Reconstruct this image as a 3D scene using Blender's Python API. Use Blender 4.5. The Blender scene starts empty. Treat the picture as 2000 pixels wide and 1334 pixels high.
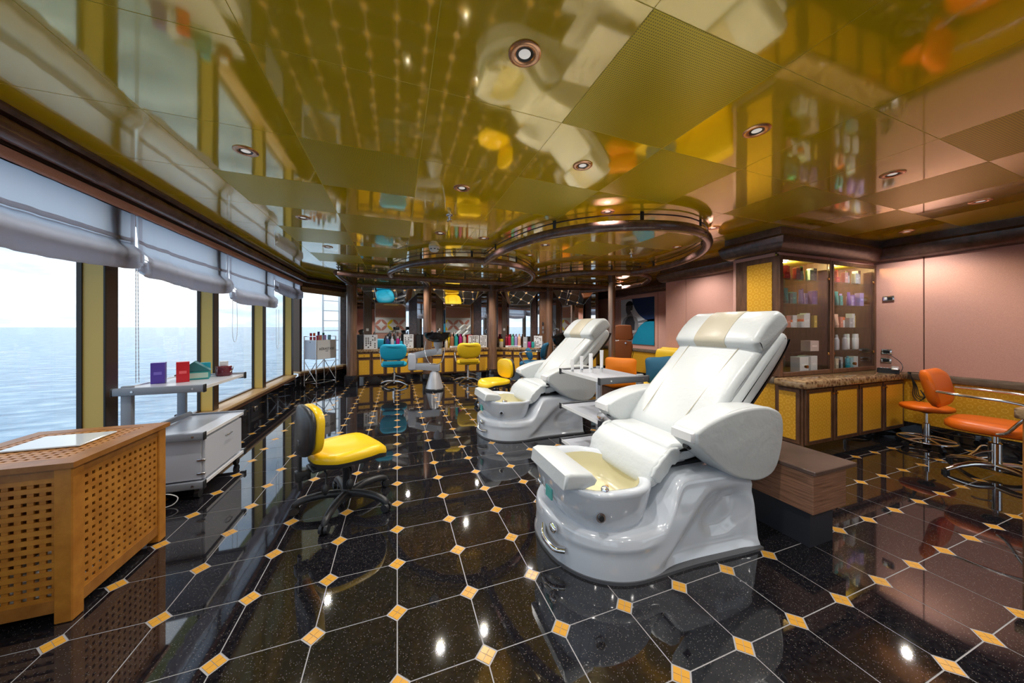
import bpy, bmesh, math, random
from math import sin, cos, pi, radians, sqrt
from mathutils import Vector, Matrix, noise
random.seed(7)
SC = bpy.context.scene
COL = SC.collection

# ------------------------------------------------------------------ camera, sky, exposure
F_PX, YAW, EYE = 628.4, 0.3429, 1.19
CEIL = 2.16
cam = bpy.data.cameras.new('camera')
cam.sensor_width = 36.0
cam.lens = F_PX / 2000.0 * 36.0
cam.shift_y = -29.0 / 2000.0
cam.clip_start, cam.clip_end = 0.05, 30000.0
camo = bpy.data.objects.new('camera', cam)
camo.location = (0, 0, EYE)
camo.rotation_euler = (pi / 2, 0, -YAW)
COL.objects.link(camo)
SC.camera = camo
vs = SC.view_settings
vs.view_transform = 'Standard'
vs.look = 'None'
vs.gamma = 1.0
vs.use_curve_mapping = False
vs.exposure = 1.4
SKY_STRENGTH = 0.80
LAMP_WATT = 14.0
SC.cycles.max_bounces = 8
SC.cycles.transparent_max_bounces = 24
SC.cycles.caustics_reflective = False
SC.cycles.caustics_refractive = False
SC.cycles.sample_clamp_indirect = 4.0
SC.cycles.use_denoising = True

world = bpy.data.worlds.new('sky')
SC.world = world
world.use_nodes = True
wn, wl = world.node_tree.nodes, world.node_tree.links
wn.clear()
w_out = wn.new('ShaderNodeOutputWorld')
w_bg = wn.new('ShaderNodeBackground')
w_bg.inputs['Strength'].default_value = SKY_STRENGTH
w_tc = wn.new('ShaderNodeTexCoord')
w_sep = wn.new('ShaderNodeSeparateXYZ')
wl.new(w_tc.outputs['Generated'], w_sep.inputs[0])
w_ramp = wn.new('ShaderNodeValToRGB')
w_ramp.color_ramp.elements[0].position = 0.0
w_ramp.color_ramp.elements[0].color = (0.52, 0.66, 0.80, 1)
w_ramp.color_ramp.elements[1].position = 0.75
w_ramp.color_ramp.elements[1].color = (0.30, 0.46, 0.72, 1)
wl.new(w_sep.outputs['Z'], w_ramp.inputs[0])
w_add = wn.new('ShaderNodeMath'); w_add.operation = 'ADD'; w_add.inputs[1].default_value = 0.22
w_abs = wn.new('ShaderNodeMath'); w_abs.operation = 'ABSOLUTE'
wl.new(w_sep.outputs['Z'], w_abs.inputs[0]); wl.new(w_abs.outputs[0], w_add.inputs[0])
w_cmb = wn.new('ShaderNodeCombineXYZ')
for ax, out in (('X', 0), ('Y', 1)):
    d = wn.new('ShaderNodeMath'); d.operation = 'DIVIDE'
    wl.new(w_sep.outputs[ax], d.inputs[0]); wl.new(w_add.outputs[0], d.inputs[1])
    wl.new(d.outputs[0], w_cmb.inputs[out])
w_noi = wn.new('ShaderNodeTexNoise')
w_noi.inputs['Scale'].default_value = 1.25; w_noi.inputs['Detail'].default_value = 7.0
w_noi.inputs['Roughness'].default_value = 0.58
wl.new(w_cmb.outputs[0], w_noi.inputs['Vector'])
w_cr = wn.new('ShaderNodeValToRGB')
w_cr.color_ramp.elements[0].position = 0.40; w_cr.color_ramp.elements[0].color = (0, 0, 0, 1)
w_cr.color_ramp.elements[1].position = 0.60; w_cr.color_ramp.elements[1].color = (1, 1, 1, 1)
wl.new(w_noi.outputs[0], w_cr.inputs[0])
w_mix = wn.new('ShaderNodeMix'); w_mix.data_type = 'RGBA'
wl.new(w_cr.outputs[0], w_mix.inputs[0])
wl.new(w_ramp.outputs[0], w_mix.inputs[6])
w_mix.inputs[7].default_value = (0.90, 0.93, 0.96, 1)
wl.new(w_mix.outputs[2], w_bg.inputs['Color'])
wl.new(w_bg.outputs[0], w_out.inputs[0])

# ------------------------------------------------------------------ picture-to-place measuring helpers (used with real depths)
CY, SY = cos(YAW), sin(YAW)
def atZ(px, Z):
    X = (px - 1000) / F_PX * Z
    return (X * CY + Z * SY, -X * SY + Z * CY)
def at(px, py, z):
    t = (z - EYE) / (638.0 - py)
    X, Z = t * (px - 1000), t * F_PX
    return (X * CY + Z * SY, -X * SY + Z * CY)
def to_px(x, y, z):
    X, Z = x * CY - y * SY, x * SY + y * CY
    if Z < 0.05:
        return None
    return (1000 + F_PX * X / Z, 638 - F_PX * (z - EYE) / Z, Z)

# ------------------------------------------------------------------ materials
def pbsdf(name, col, rough=0.5, metal=0.0, spec=0.5, coat=0.0, trans=0.0, ior=1.5, emit=None, estr=0.0, sheen=0.0):
    m = bpy.data.materials.new(name); m.use_nodes = True
    b = m.node_tree.nodes['Principled BSDF']
    b.inputs['Base Color'].default_value = (*col, 1)
    b.inputs['Roughness'].default_value = rough
    b.inputs['Metallic'].default_value = metal
    b.inputs['Specular IOR Level'].default_value = spec
    b.inputs['Coat Weight'].default_value = coat
    b.inputs['Coat Roughness'].default_value = 0.05
    b.inputs['Transmission Weight'].default_value = trans
    b.inputs['IOR'].default_value = ior
    b.inputs['Sheen Weight'].default_value = sheen
    if emit:
        b.inputs['Emission Color'].default_value = (*emit, 1)
        b.inputs['Emission Strength'].default_value = estr
    return m
def N(m, kind): return m.node_tree.nodes.new(kind)
def LK(m, a, b): m.node_tree.links.new(a, b)
def BS(m): return m.node_tree.nodes['Principled BSDF']
def coords(m, scale=(1, 1, 1), kind='Object', rot=(0, 0, 0)):
    tc = N(m, 'ShaderNodeTexCoord'); mp = N(m, 'ShaderNodeMapping')
    mp.inputs['Scale'].default_value = scale; mp.inputs['Rotation'].default_value = rot
    LK(m, tc.outputs[kind], mp.inputs[0])
    return mp.outputs[0]
def noise_tex(m, vec, scale, detail=4, rough=0.55):
    n = N(m, 'ShaderNodeTexNoise'); n.inputs['Scale'].default_value = scale
    n.inputs['Detail'].default_value = detail; n.inputs['Roughness'].default_value = rough
    LK(m, vec, n.inputs['Vector']); return n.outputs[0]
def ramp(m, fac, stops):
    r = N(m, 'ShaderNodeValToRGB')
    while len(r.color_ramp.elements) < len(stops): r.color_ramp.elements.new(0.5)
    for e, (p, c) in zip(r.color_ramp.elements, stops):
        e.position = p; e.color = (*c, 1)
    LK(m, fac, r.inputs[0]); return r.outputs[0]
def bump(m, h, strength=0.2, dist=0.01):
    b = N(m, 'ShaderNodeBump'); b.inputs['Strength'].default_value = strength; b.inputs['Distance'].default_value = dist
    LK(m, h, b.inputs['Height']); LK(m, b.outputs[0], BS(m).inputs['Normal'])
def math_n(m, op, a, b=None):
    n = N(m, 'ShaderNodeMath'); n.operation = op
    for i, v in enumerate((a, b)):
        if v is None: continue
        if isinstance(v, (int, float)): n.inputs[i].default_value = v
        else: LK(m, v, n.inputs[i])
    return n.outputs[0]
def wood(name, c0, c1, rough=0.35, scale=(1, 1, 1), grain=14.0, coat=0.0):
    m = pbsdf(name, c0, rough, coat=coat)
    v = coords(m, scale)
    f = noise_tex(m, v, grain, 6, 0.6)
    LK(m, ramp(m, f, [(0.30, c0), (0.5, tuple((a + b) / 2 for a, b in zip(c0, c1))), (0.68, c1)]), BS(m).inputs['Base Color'])
    bump(m, f, 0.08, 0.004)
    return m
M = {}
# black granite with pale specks
m = pbsdf('black_granite', (0.006, 0.006, 0.008), 0.035, spec=0.5, ior=1.95)
v = coords(m, kind='Generated') if False else coords(m)
gn = N(m, 'ShaderNodeNewGeometry'); mp = N(m, 'ShaderNodeMapping'); LK(m, gn.outputs['Position'], mp.inputs[0]); v = mp.outputs[0]
vo = N(m, 'ShaderNodeTexVoronoi'); vo.inputs['Scale'].default_value = 230; LK(m, v, vo.inputs['Vector'])
sep = N(m, 'ShaderNodeSeparateColor'); LK(m, vo.outputs['Color'], sep.inputs[0])
sp = math_n(m, 'MULTIPLY', math_n(m, 'LESS_THAN', vo.outputs['Distance'], 0.28), math_n(m, 'GREATER_THAN', sep.outputs[0], 0.80))
f = noise_tex(m, v, 60, 3)
base = ramp(m, f, [(0.35, (0.004, 0.004, 0.006)), (0.7, (0.015, 0.014, 0.017))])
mx = N(m, 'ShaderNodeMix'); mx.data_type = 'RGBA'; LK(m, sp, mx.inputs[0]); LK(m, base, mx.inputs[6]); mx.inputs[7].default_value = (0.16, 0.14, 0.12, 1)
LK(m, mx.outputs[2], BS(m).inputs['Base Color']); M['granite'] = m
M['grout'] = pbsdf('grout', (0.34, 0.33, 0.34), 0.5)
M['inset'] = pbsdf('yellow_inset_stone', (0.62, 0.31, 0.04), 0.22, spec=0.5)
# ceiling lacquer
def lacquer(name, rough, waves):
    m = pbsdf(name, (0.92, 0.62, 0.002), rough, metal=0.22, spec=0.7, ior=1.6, coat=0.9)
    BS(m).inputs['Coat IOR'].default_value = 1.75
    BS(m).inputs['Coat Roughness'].default_value = rough * 0.55
    gn = N(m, 'ShaderNodeNewGeometry')
    bump(m, noise_tex(m, gn.outputs['Position'], 2.2, 2, 0.5), waves, 0.05)
    return m
M['gold_lacquer'] = lacquer('gold_ceiling_lacquer', 0.07, 0.045)
m = pbsdf('perforated_gold_panel', (0.5, 0.4, 0.02), 0.30, metal=0.25, spec=0.5)
gn = N(m, 'ShaderNodeNewGeometry')
mp = N(m, 'ShaderNodeMapping'); mp.inputs['Scale'].default_value = (110, 110, 110); LK(m, gn.outputs['Position'], mp.inputs[0])
fr = N(m, 'ShaderNodeVectorMath'); fr.operation = 'FRACTION'; LK(m, mp.outputs[0], fr.inputs[0])
sb = N(m, 'ShaderNodeVectorMath'); sb.operation = 'SUBTRACT'; LK(m, fr.outputs[0], sb.inputs[0]); sb.inputs[1].default_value = (0.5, 0.5, 0.5)
mu = N(m, 'ShaderNodeVectorMath'); mu.operation = 'MULTIPLY'; LK(m, sb.outputs[0], mu.inputs[0]); mu.inputs[1].default_value = (1, 1, 0)
ln = N(m, 'ShaderNodeVectorMath'); ln.operation = 'LENGTH'; LK(m, mu.outputs[0], ln.inputs[0])
LK(m, ramp(m, math_n(m, 'LESS_THAN', ln.outputs['Value'], 0.27), [(0.0, (0.70, 0.52, 0.006)), (1.0, (0.28, 0.20, 0.005))]), BS(m).inputs['Base Color'])
M['perforated'] = m
M['joint_gold'] = pbsdf('ceiling_joint', (0.92, 0.74, 0.08), 0.5)
# woods
M['dark_wood'] = wood('dark_walnut', (0.045, 0.023, 0.019), (0.13, 0.07, 0.055), 0.30, (1, 1, 1), 18, coat=0.25)
M['tube_wood'] = wood('turned_walnut_tube', (0.075, 0.036, 0.030), (0.19, 0.10, 0.085), 0.27, (1, 1, 1), 9, coat=0.35)
M['col_wood'] = wood('column_walnut', (0.10, 0.048, 0.028), (0.27, 0.145, 0.085), 0.30, (6, 6, 0.35), 6, coat=0.3)
M['cab_wood'] = wood('cabinet_walnut', (0.080, 0.033, 0.016), (0.17, 0.078, 0.038), 0.42, (4, 4, 0.6), 8)
M['teak'] = wood('teak_slats', (0.36, 0.130, 0.013), (0.54, 0.225, 0.030), 0.42, (3, 3, 3), 5)
M['teak_dark'] = wood('teak_frame', (0.26, 0.095, 0.014), (0.40, 0.165, 0.030), 0.42, (3, 3, 3), 5)
M['zebra'] = wood('zebrano_veneer', (0.115, 0.048, 0.026), (0.33, 0.165, 0.095), 0.45, (1.2, 1.2, 26), 4)
M['zebra_top'] = wood('brown_laminate_top', (0.075, 0.045, 0.036), (0.115, 0.072, 0.058), 0.30, (1, 1, 1), 6)
M['grey_veneer'] = wood('grey_brown_veneer', (0.115, 0.082, 0.066), (0.20, 0.15, 0.125), 0.45, (14, 14, 0.5), 5)
M['sill_wood'] = wood('pale_sill_wood', (0.42, 0.25, 0.11), (0.62, 0.42, 0.22), 0.35, (4, 0.6, 4), 5)
# pink fabric wall
m = pbsdf('pink_wall_fabric', (0.60, 0.335, 0.27), 0.85, spec=0.2)
v = coords(m); f = noise_tex(m, v, 420, 2)
LK(m, ramp(m, f, [(0.3, (0.57, 0.31, 0.25)), (0.7, (0.74, 0.42, 0.35))]), BS(m).inputs['Base Color']); bump(m, f, 0.25, 0.002); M['pink'] = m
# gold patterned panels: printed rings and little crosses
def patterned(name, c0, c1, cell):
    m = pbsdf(name, c0, 0.36, spec=0.5)
    tc = N(m, 'ShaderNodeTexCoord')
    sp = N(m, 'ShaderNodeSeparateXYZ'); LK(m, tc.outputs['Object'], sp.inputs[0])
    u = math_n(m, 'SUBTRACT', math_n(m, 'FRACT', math_n(m, 'DIVIDE', math_n(m, 'ADD', sp.outputs['X'], sp.outputs['Y']), cell)), 0.5)
    w = math_n(m, 'SUBTRACT', math_n(m, 'FRACT', math_n(m, 'DIVIDE', sp.outputs['Z'], cell)), 0.5)
    r = math_n(m, 'SQRT', math_n(m, 'ADD', math_n(m, 'MULTIPLY', u, u), math_n(m, 'MULTIPLY', w, w)))
    ring = math_n(m, 'LESS_THAN', math_n(m, 'ABSOLUTE', math_n(m, 'SUBTRACT', r, 0.27)), 0.055)
    gap = math_n(m, 'GREATER_THAN', math_n(m, 'ABSOLUTE', math_n(m, 'SINE', math_n(m, 'MULTIPLY', math_n(m, 'ARCTAN2', w, u), 4.0))), 0.35)
    ring = math_n(m, 'MULTIPLY', ring, gap)
    u2 = math_n(m, 'SUBTRACT', 0.5, math_n(m, 'ABSOLUTE', u)); w2 = math_n(m, 'SUBTRACT', 0.5, math_n(m, 'ABSOLUTE', w))
    cross = math_n(m, 'MULTIPLY', math_n(m, 'LESS_THAN', math_n(m, 'ABSOLUTE', math_n(m, 'SUBTRACT', u2, w2)), 0.045), math_n(m, 'LESS_THAN', math_n(m, 'ADD', u2, w2), 0.22))
    fac = math_n(m, 'MAXIMUM', ring, cross)
    LK(m, ramp(m, fac, [(0.0, c0), (1.0, c1)]), BS(m).inputs['Base Color'])
    return m
M['gold_pattern'] = patterned('gold_patterned_panel', (0.74, 0.37, 0.02), (0.86, 0.52, 0.07), 0.064)
M['gold_plain'] = pbsdf('ochre_mullion_paint', (0.62, 0.43, 0.10), 0.40)
M['brown_metal'] = pbsdf('bronze_mullion', (0.065, 0.036, 0.020), 0.35, metal=0.3)
M['black_gasket'] = pbsdf('black_gasket', (0.01, 0.01, 0.01), 0.5)
m = pbsdf('brown_marble', (0.16, 0.09, 0.045), 0.10, spec=0.6)
v = coords(m); vo = N(m, 'ShaderNodeTexVoronoi'); vo.inputs['Scale'].default_value = 28; LK(m, v, vo.inputs['Vector'])
f2 = noise_tex(m, v, 30, 5); mxx = math_n(m, 'MULTIPLY', math_n(m, 'ADD', vo.outputs['Distance'], f2), 0.62)
LK(m, ramp(m, mxx, [(0.25, (0.05, 0.022, 0.012)), (0.5, (0.20, 0.105, 0.05)), (0.72, (0.42, 0.28, 0.15))]), BS(m).inputs['Base Color']); M['marble'] = m
M['marble_grey'] = wood('grey_brown_stone_rail', (0.10, 0.075, 0.055), (0.26, 0.20, 0.145), 0.3, (1, 0.35, 9), 9)
# soft goods
def leather(name, c, rough=0.38, wr=0.25):
    m = pbsdf(name, c, rough, spec=0.45)
    v = coords(m); n1 = noise_tex(m, v, 9, 3); n2 = noise_tex(m, v, 260, 2)
    bump(m, math_n(m, 'ADD', math_n(m, 'MULTIPLY', n1, 1.0), math_n(m, 'MULTIPLY', n2, 0.06)), wr, 0.02)
    return m
M['white_leather'] = leather('white_leather', (0.57, 0.60, 0.61), 0.34, 0.22)
_m = M['white_leather']; _v = coords(_m, (1.0, 0.45, 1.0)); _w = noise_tex(_m, _v, 26, 3, 0.6); _p = noise_tex(_m, coords(_m), 5.0, 2)
_bn = [n_ for n_ in _m.node_tree.nodes if n_.type == 'BUMP'][0]
_old = _bn.inputs['Height'].links[0].from_socket
LK(_m, math_n(_m, 'ADD', _old, math_n(_m, 'MULTIPLY', math_n(_m, 'MULTIPLY', _w, math_n(_m, 'GREATER_THAN', _p, 0.48)), 0.45)), _bn.inputs['Height'])
M['beige_leather'] = leather('beige_leather', (0.50, 0.46, 0.36), 0.40, 0.2)
M['yellow_vinyl'] = leather('yellow_vinyl', (0.84, 0.53, 0.008), 0.30, 0.08)
M['yellow_fabric'] = leather('yellow_upholstery', (0.86, 0.56, 0.01), 0.55, 0.05)
M['turquoise'] = leather('turquoise_upholstery', (0.012, 0.40, 0.60), 0.5, 0.05)
M['deep_blue'] = leather('petrol_blue_fabric', (0.008, 0.115, 0.22), 0.6, 0.05)
M['orange'] = leather('orange_vinyl', (0.80, 0.155, 0.008), 0.36, 0.06)
M['orange_fabric'] = leather('orange_cushion_fabric', (0.90, 0.25, 0.008), 0.6, 0.05)
M['brown_leather'] = leather('brown_leather', (0.22, 0.065, 0.018), 0.35, 0.08)
m = bpy.data.materials.new('blind_linen'); m.use_nodes = True
nt = m.node_tree; nt.nodes.clear()
o_ = nt.nodes.new('ShaderNodeOutputMaterial'); di = nt.nodes.new('ShaderNodeBsdfDiffuse'); tr = nt.nodes.new('ShaderNodeBsdfTranslucent'); mxs = nt.nodes.new('ShaderNodeMixShader')
di.inputs[0].default_value = (0.50, 0.42, 0.40, 1); tr.inputs[0].default_value = (0.90, 0.85, 0.86, 1); mxs.inputs[0].default_value = 0.84
nt.links.new(di.outputs[0], mxs.inputs[1]); nt.links.new(tr.outputs[0], mxs.inputs[2]); nt.links.new(mxs.outputs[0], o_.inputs[0])
tc = nt.nodes.new('ShaderNodeTexCoord'); no = nt.nodes.new('ShaderNodeTexNoise'); no.inputs['Scale'].default_value = 90; no.inputs['Detail'].default_value = 4
mp = nt.nodes.new('ShaderNodeMapping'); mp.inputs['Scale'].default_value = (1, 1, 6); nt.links.new(tc.outputs['Object'], mp.inputs[0]); nt.links.new(mp.outputs[0], no.inputs['Vector'])
bm_ = nt.nodes.new('ShaderNodeBump'); bm_.inputs['Strength'].default_value = 0.3; bm_.inputs['Distance'].default_value = 0.004; nt.links.new(no.outputs[0], bm_.inputs['Height']); nt.links.new(bm_.outputs[0], di.inputs['Normal'])
M['linen'] = m
# metals, plastics, glass
M['chrome'] = pbsdf('chrome', (0.80, 0.80, 0.82), 0.10, metal=1.0)
M['steel'] = pbsdf('brushed_steel', (0.60, 0.60, 0.62), 0.28, metal=1.0)
M['alu'] = pbsdf('silver_paint', (0.48, 0.49, 0.52), 0.35, metal=0.5)
M['copper'] = pbsdf('copper_trim', (0.72, 0.40, 0.24), 0.25, metal=0.9)
M['brass'] = pbsdf('brass_knob', (0.55, 0.28, 0.08), 0.25, metal=1.0)
M['black'] = pbsdf('black_plastic', (0.016, 0.017, 0.020), 0.38)
M['black_gloss'] = pbsdf('black_gloss_plastic', (0.008, 0.008, 0.009), 0.08, spec=0.6)
M['grey_plastic'] = pbsdf('grey_plastic', (0.24, 0.26, 0.30), 0.40)
M['dark_grey'] = pbsdf('dark_grey_plastic', (0.085, 0.088, 0.098), 0.38)
M['light_grey'] = pbsdf('light_grey_laminate', (0.54, 0.565, 0.63), 0.30)
M['shell_white'] = pbsdf('white_acrylic_shell', (0.55, 0.59, 0.65), 0.10, spec=0.55, coat=0.4)
M['cream'] = pbsdf('cream_basin', (0.66, 0.62, 0.42), 0.22, spec=0.5)
M['white'] = pbsdf('white_plastic', (0.78, 0.78, 0.79), 0.35)
M['white_paint'] = pbsdf('white_ship_paint', (0.80, 0.81, 0.82), 0.5)
M['mirror'] = pbsdf('mirror_silver', (0.86, 0.87, 0.87), 0.01, metal=1.0)
M['pale_frame'] = pbsdf('mirror_edge', (0.35, 0.34, 0.33), 0.2, metal=0.8)
def thin_glass(name, tint, refl=0.10):
    m = bpy.data.materials.new(name); m.use_nodes = True
    nt = m.node_tree; nt.nodes.clear()
    o_ = nt.nodes.new('ShaderNodeOutputMaterial'); t = nt.nodes.new('ShaderNodeBsdfTransparent'); g = nt.nodes.new('ShaderNodeBsdfGlossy'); mx = nt.nodes.new('ShaderNodeMixShader')
    lw = nt.nodes.new('ShaderNodeLayerWeight'); lw.inputs['Blend'].default_value = 0.5
    pw = nt.nodes.new('ShaderNodeMath'); pw.operation = 'POWER'; pw.inputs[1].default_value = 4.0
    ml = nt.nodes.new('ShaderNodeMath'); ml.operation = 'MULTIPLY_ADD'; ml.inputs[1].default_value = 0.55; ml.inputs[2].default_value = 0.03
    nt.links.new(lw.outputs['Facing'], pw.inputs[0]); nt.links.new(pw.outputs[0], ml.inputs[0])
    t.inputs[0].default_value = (*tint, 1); g.inputs['Roughness'].default_value = 0.01
    nt.links.new(ml.outputs[0], mx.inputs[0]); nt.links.new(t.outputs[0], mx.inputs[1]); nt.links.new(g.outputs[0], mx.inputs[2]); nt.links.new(mx.outputs[0], o_.inputs[0])
    return m
M['glass'] = thin_glass('window_glass', (0.97, 0.985, 0.985))
M['shelf_glass'] = thin_glass('shelf_glass', (0.85, 0.95, 0.92))
M['acrylic'] = pbsdf('acrylic_sheet', (0.72, 0.76, 0.78), 0.06, spec=0.6)
# sea
m = pbsdf('sea_water', (0.10, 0.21, 0.29), 0.22, spec=0.5, ior=1.33)
gn = N(m, 'ShaderNodeNewGeometry'); mp = N(m, 'ShaderNodeMapping'); mp.inputs['Scale'].default_value = (0.10, 0.30, 1); LK(m, gn.outputs['Position'], mp.inputs[0])
f = noise_tex(m, mp.outputs[0], 1.0, 9, 0.62)
LK(m, ramp(m, f, [(0.34, (0.07, 0.16, 0.26)), (0.50, (0.20, 0.33, 0.44)), (0.66, (0.46, 0.58, 0.66))]), BS(m).inputs['Base Color'])
bump(m, f, 0.35, 2.0); M['sea'] = m
_cc = {}
def colour(c, rough=0.35, metal=0.0):
    k = (tuple(round(v, 3) for v in c), rough, metal)
    if k not in _cc: _cc[k] = pbsdf('product_colour_%d' % len(_cc), c, rough, metal)
    return _cc[k]

# ------------------------------------------------------------------ mesh builders
class MB:
    def __init__(self): self.v, self.f = [], []
    def add(self, vs, fs, mtx=None):
        o = len(self.v)
        for p in vs:
            p = Vector(p)
            self.v.append(tuple(mtx @ p) if mtx is not None else tuple(p))
        for q in fs: self.f.append(tuple(i + o for i in q))
        return self
    def box(self, x0, x1, y0, y1, z0, z1, mtx=None):
        return self.add([(x0, y0, z0), (x1, y0, z0), (x1, y1, z0), (x0, y1, z0), (x0, y0, z1), (x1, y0, z1), (x1, y1, z1), (x0, y1, z1)],
                        [(0, 3, 2, 1), (4, 5, 6, 7), (0, 1, 5, 4), (1, 2, 6, 5), (2, 3, 7, 6), (3, 0, 4, 7)], mtx)
    def rbox(self, x0, x1, y0, y1, z0, z1, r=0.01, seg=2, mtx=None):
        bm = bmesh.new(); bmesh.ops.create_cube(bm, size=1.0)
        for q in bm.verts:
            q.co = Vector(((x0 + x1) / 2 + q.co.x * (x1 - x0), (y0 + y1) / 2 + q.co.y * (y1 - y0), (z0 + z1) / 2 + q.co.z * (z1 - z0)))
        r = min(r, 0.49 * min(abs(x1 - x0), abs(y1 - y0), abs(z1 - z0)))
        bmesh.ops.bevel(bm, geom=bm.edges[:], offset=r, segments=seg, affect='EDGES', profile=0.5)
        bm.verts.index_update()
        self.add([q.co for q in bm.verts], [tuple(q.index for q in fc.verts) for fc in bm.faces], mtx); bm.free(); return self
    def prism(self, poly, z0, z1, mtx=None):
        n = len(poly)
        vs = [(p[0], p[1], z0) for p in poly] + [(p[0], p[1], z1) for p in poly]
        fs = [tuple(range(n - 1, -1, -1)), tuple(range(n, 2 * n))] + [(i, (i + 1) % n, n + (i + 1) % n, n + i) for i in range(n)]
        return self.add(vs, fs, mtx)
    def loft(self, rings, closed=True, cap=True, mtx=None):
        n = len(rings[0]); vs = [p for r in rings for p in r]; fs = []
        for k in range(len(rings) - 1):
            for i in range(n if closed else n - 1):
                j = (i + 1) % n
                fs.append((k * n + i, k * n + j, (k + 1) * n + j, (k + 1) * n + i))
        if cap:
            fs.append(tuple(range(n - 1, -1, -1))); fs.append(tuple((len(rings) - 1) * n + i for i in range(n)))
        return self.add(vs, fs, mtx)
    def lathe(self, prof, seg=20, mtx=None, cap=True):
        rings = [[(r * cos(2 * pi * i / seg), r * sin(2 * pi * i / seg), z) for i in range(seg)] for r, z in prof]
        return self.loft(rings, True, cap, mtx)
    def cyl(self, p0, p1, r0, r1=None, seg=12, cap=True):
        r1 = r0 if r1 is None else r1
        return self.tube([p0, p1], [r0, r1], seg, cap)
    def tube(self, pts, r, seg=8, cap=True, closed=False):
        pts = [Vector(p) for p in pts]; n = len(pts)
        rs = r if isinstance(r, (list, tuple)) else [r] * n
        rings = []; prev = None
        for k in range(n):
            if closed: d = pts[(k + 1) % n] - pts[k - 1]
            else: d = pts[min(k + 1, n - 1)] - pts[max(k - 1, 0)]
            d.normalize()
            if prev is None:
                a = Vector((0, 0, 1)) if abs(d.z) < 0.9 else Vector((1, 0, 0))
                u = d.cross(a).normalized()
            else:
                u = (prev - d * prev.dot(d)).normalized()
            prev = u; w = d.cross(u)
            rings.append([tuple(pts[k] + u * (rs[k] * cos(2 * pi * i / seg)) + w * (rs[k] * sin(2 * pi * i / seg))) for i in range(seg)])
        if closed: rings.append(rings[0])
        return self.loft(rings, True, cap and not closed)
    def sphere(self, c, r, seg=12, rng=8, sc=(1, 1, 1)):
        prof = [(max(1e-4, r * sin(pi * k / rng)), -r * cos(pi * k / rng)) for k in range(rng + 1)]
        return self.lathe(prof, seg, Matrix.Translation(c) @ Matrix.Diagonal((*sc, 1)))
    def slab(self, prof, y0, y1, r=0.03, n=4, mtx=None, bulge=0.0, ruffle=0.0):
        """profile in (x,z), counter-clockwise seen from -y, swept over y with rounded ends"""
        k = len(prof); nrm = []
        for i in range(k):
            a, b = Vector(prof[i - 1]), Vector(prof[(i + 1) % k]); t = (b - a)
            nn = Vector((-t.y, t.x)); nn.normalize(); nrm.append(nn)
        area = sum(prof[i - 1][0] * prof[i][1] - prof[i][0] * prof[i - 1][1] for i in range(k))
        sgn = 1 if area > 0 else -1
        rings = []
        def ring(y, off):
            e_ = max(0.0, 1 - min(y - y0, y1 - y) / 0.09)
            def of(i): return off + (ruffle * e_ * (noise.noise((i * 0.9, y * 9, 1.7)) + 0.8 * noise.noise((i * 2.3, y * 14, 5.1))) if ruffle else 0.0)
            rings.append([(prof[i][0] + sgn * nrm[i].x * of(i), y, prof[i][1] + sgn * nrm[i].y * of(i)) for i in range(k)])
        for q in range(n + 1):
            a = (pi / 2) * q / n; ring(y0 + r * (1 - cos(a)), r * (1 - sin(a)))
        if bulge:
            for s in ((0.13, 0.17, 0.24, 0.4, 0.6, 0.76, 0.83, 0.87) if ruffle else (0.2, 0.4, 0.6, 0.8)): ring(y0 + (y1 - y0) * s, -bulge * (1 - (2 * s - 1) ** 2))
        for q in range(n, -1, -1):
            a = (pi / 2) * q / n; ring(y1 - r * (1 - cos(a)), r * (1 - sin(a)))
        return self.loft(rings, True, True, mtx)
    def mesh(self, name, mat, smooth=35):
        me = bpy.data.meshes.new(name); me.from_pydata(self.v, [], self.f); me.update()
        bm = bmesh.new(); bm.from_mesh(me); bmesh.ops.recalc_face_normals(bm, faces=bm.faces[:]); bm.to_mesh(me); bm.free()
        if smooth:
            me.polygons.foreach_set('use_smooth', [True] * len(me.polygons))
            me.set_sharp_from_angle(angle=radians(smooth))
        me.materials.append(M[mat] if isinstance(mat, str) else mat)
        return me
    def build(self, name, mat, parent=None, smooth=35):
        return inst(self.mesh(name, mat, smooth), name, parent)
def inst(me, name, parent=None, loc=None, rz=None, rot=None):
    o = bpy.data.objects.new(name, me); COL.objects.link(o)
    if parent is not None: o.parent = parent
    if loc is not None: o.location = loc
    if rz is not None: o.rotation_euler = (0, 0, rz)
    if rot is not None: o.rotation_euler = rot
    return o
def tag(o, label, cat, group=None):
    o['label'] = label; o['category'] = cat
    if group: o['group'] = group
    return o
def thing(name, label, cat, loc=(0, 0, 0), rz=0.0, group=None):
    o = bpy.data.objects.new(name, None); COL.objects.link(o)
    o.location = loc; o.rotation_euler = (0, 0, rz); o.empty_display_size = 0.1
    return tag(o, label, cat, group)
def struct(o, label=None):
    o['kind'] = 'structure'
    if label: o['label'] = label
    return o
def sempty(name, label=None, loc=(0, 0, 0), rz=0.0):
    o = bpy.data.objects.new(name, None); COL.objects.link(o); o.location = loc; o.rotation_euler = (0, 0, rz)
    return struct(o, label)
def copy_tree(o, parent=None):
    c = o.copy(); COL.objects.link(c); c.parent = parent
    for ch in list(o.children): copy_tree(ch, c)
    return c
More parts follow.
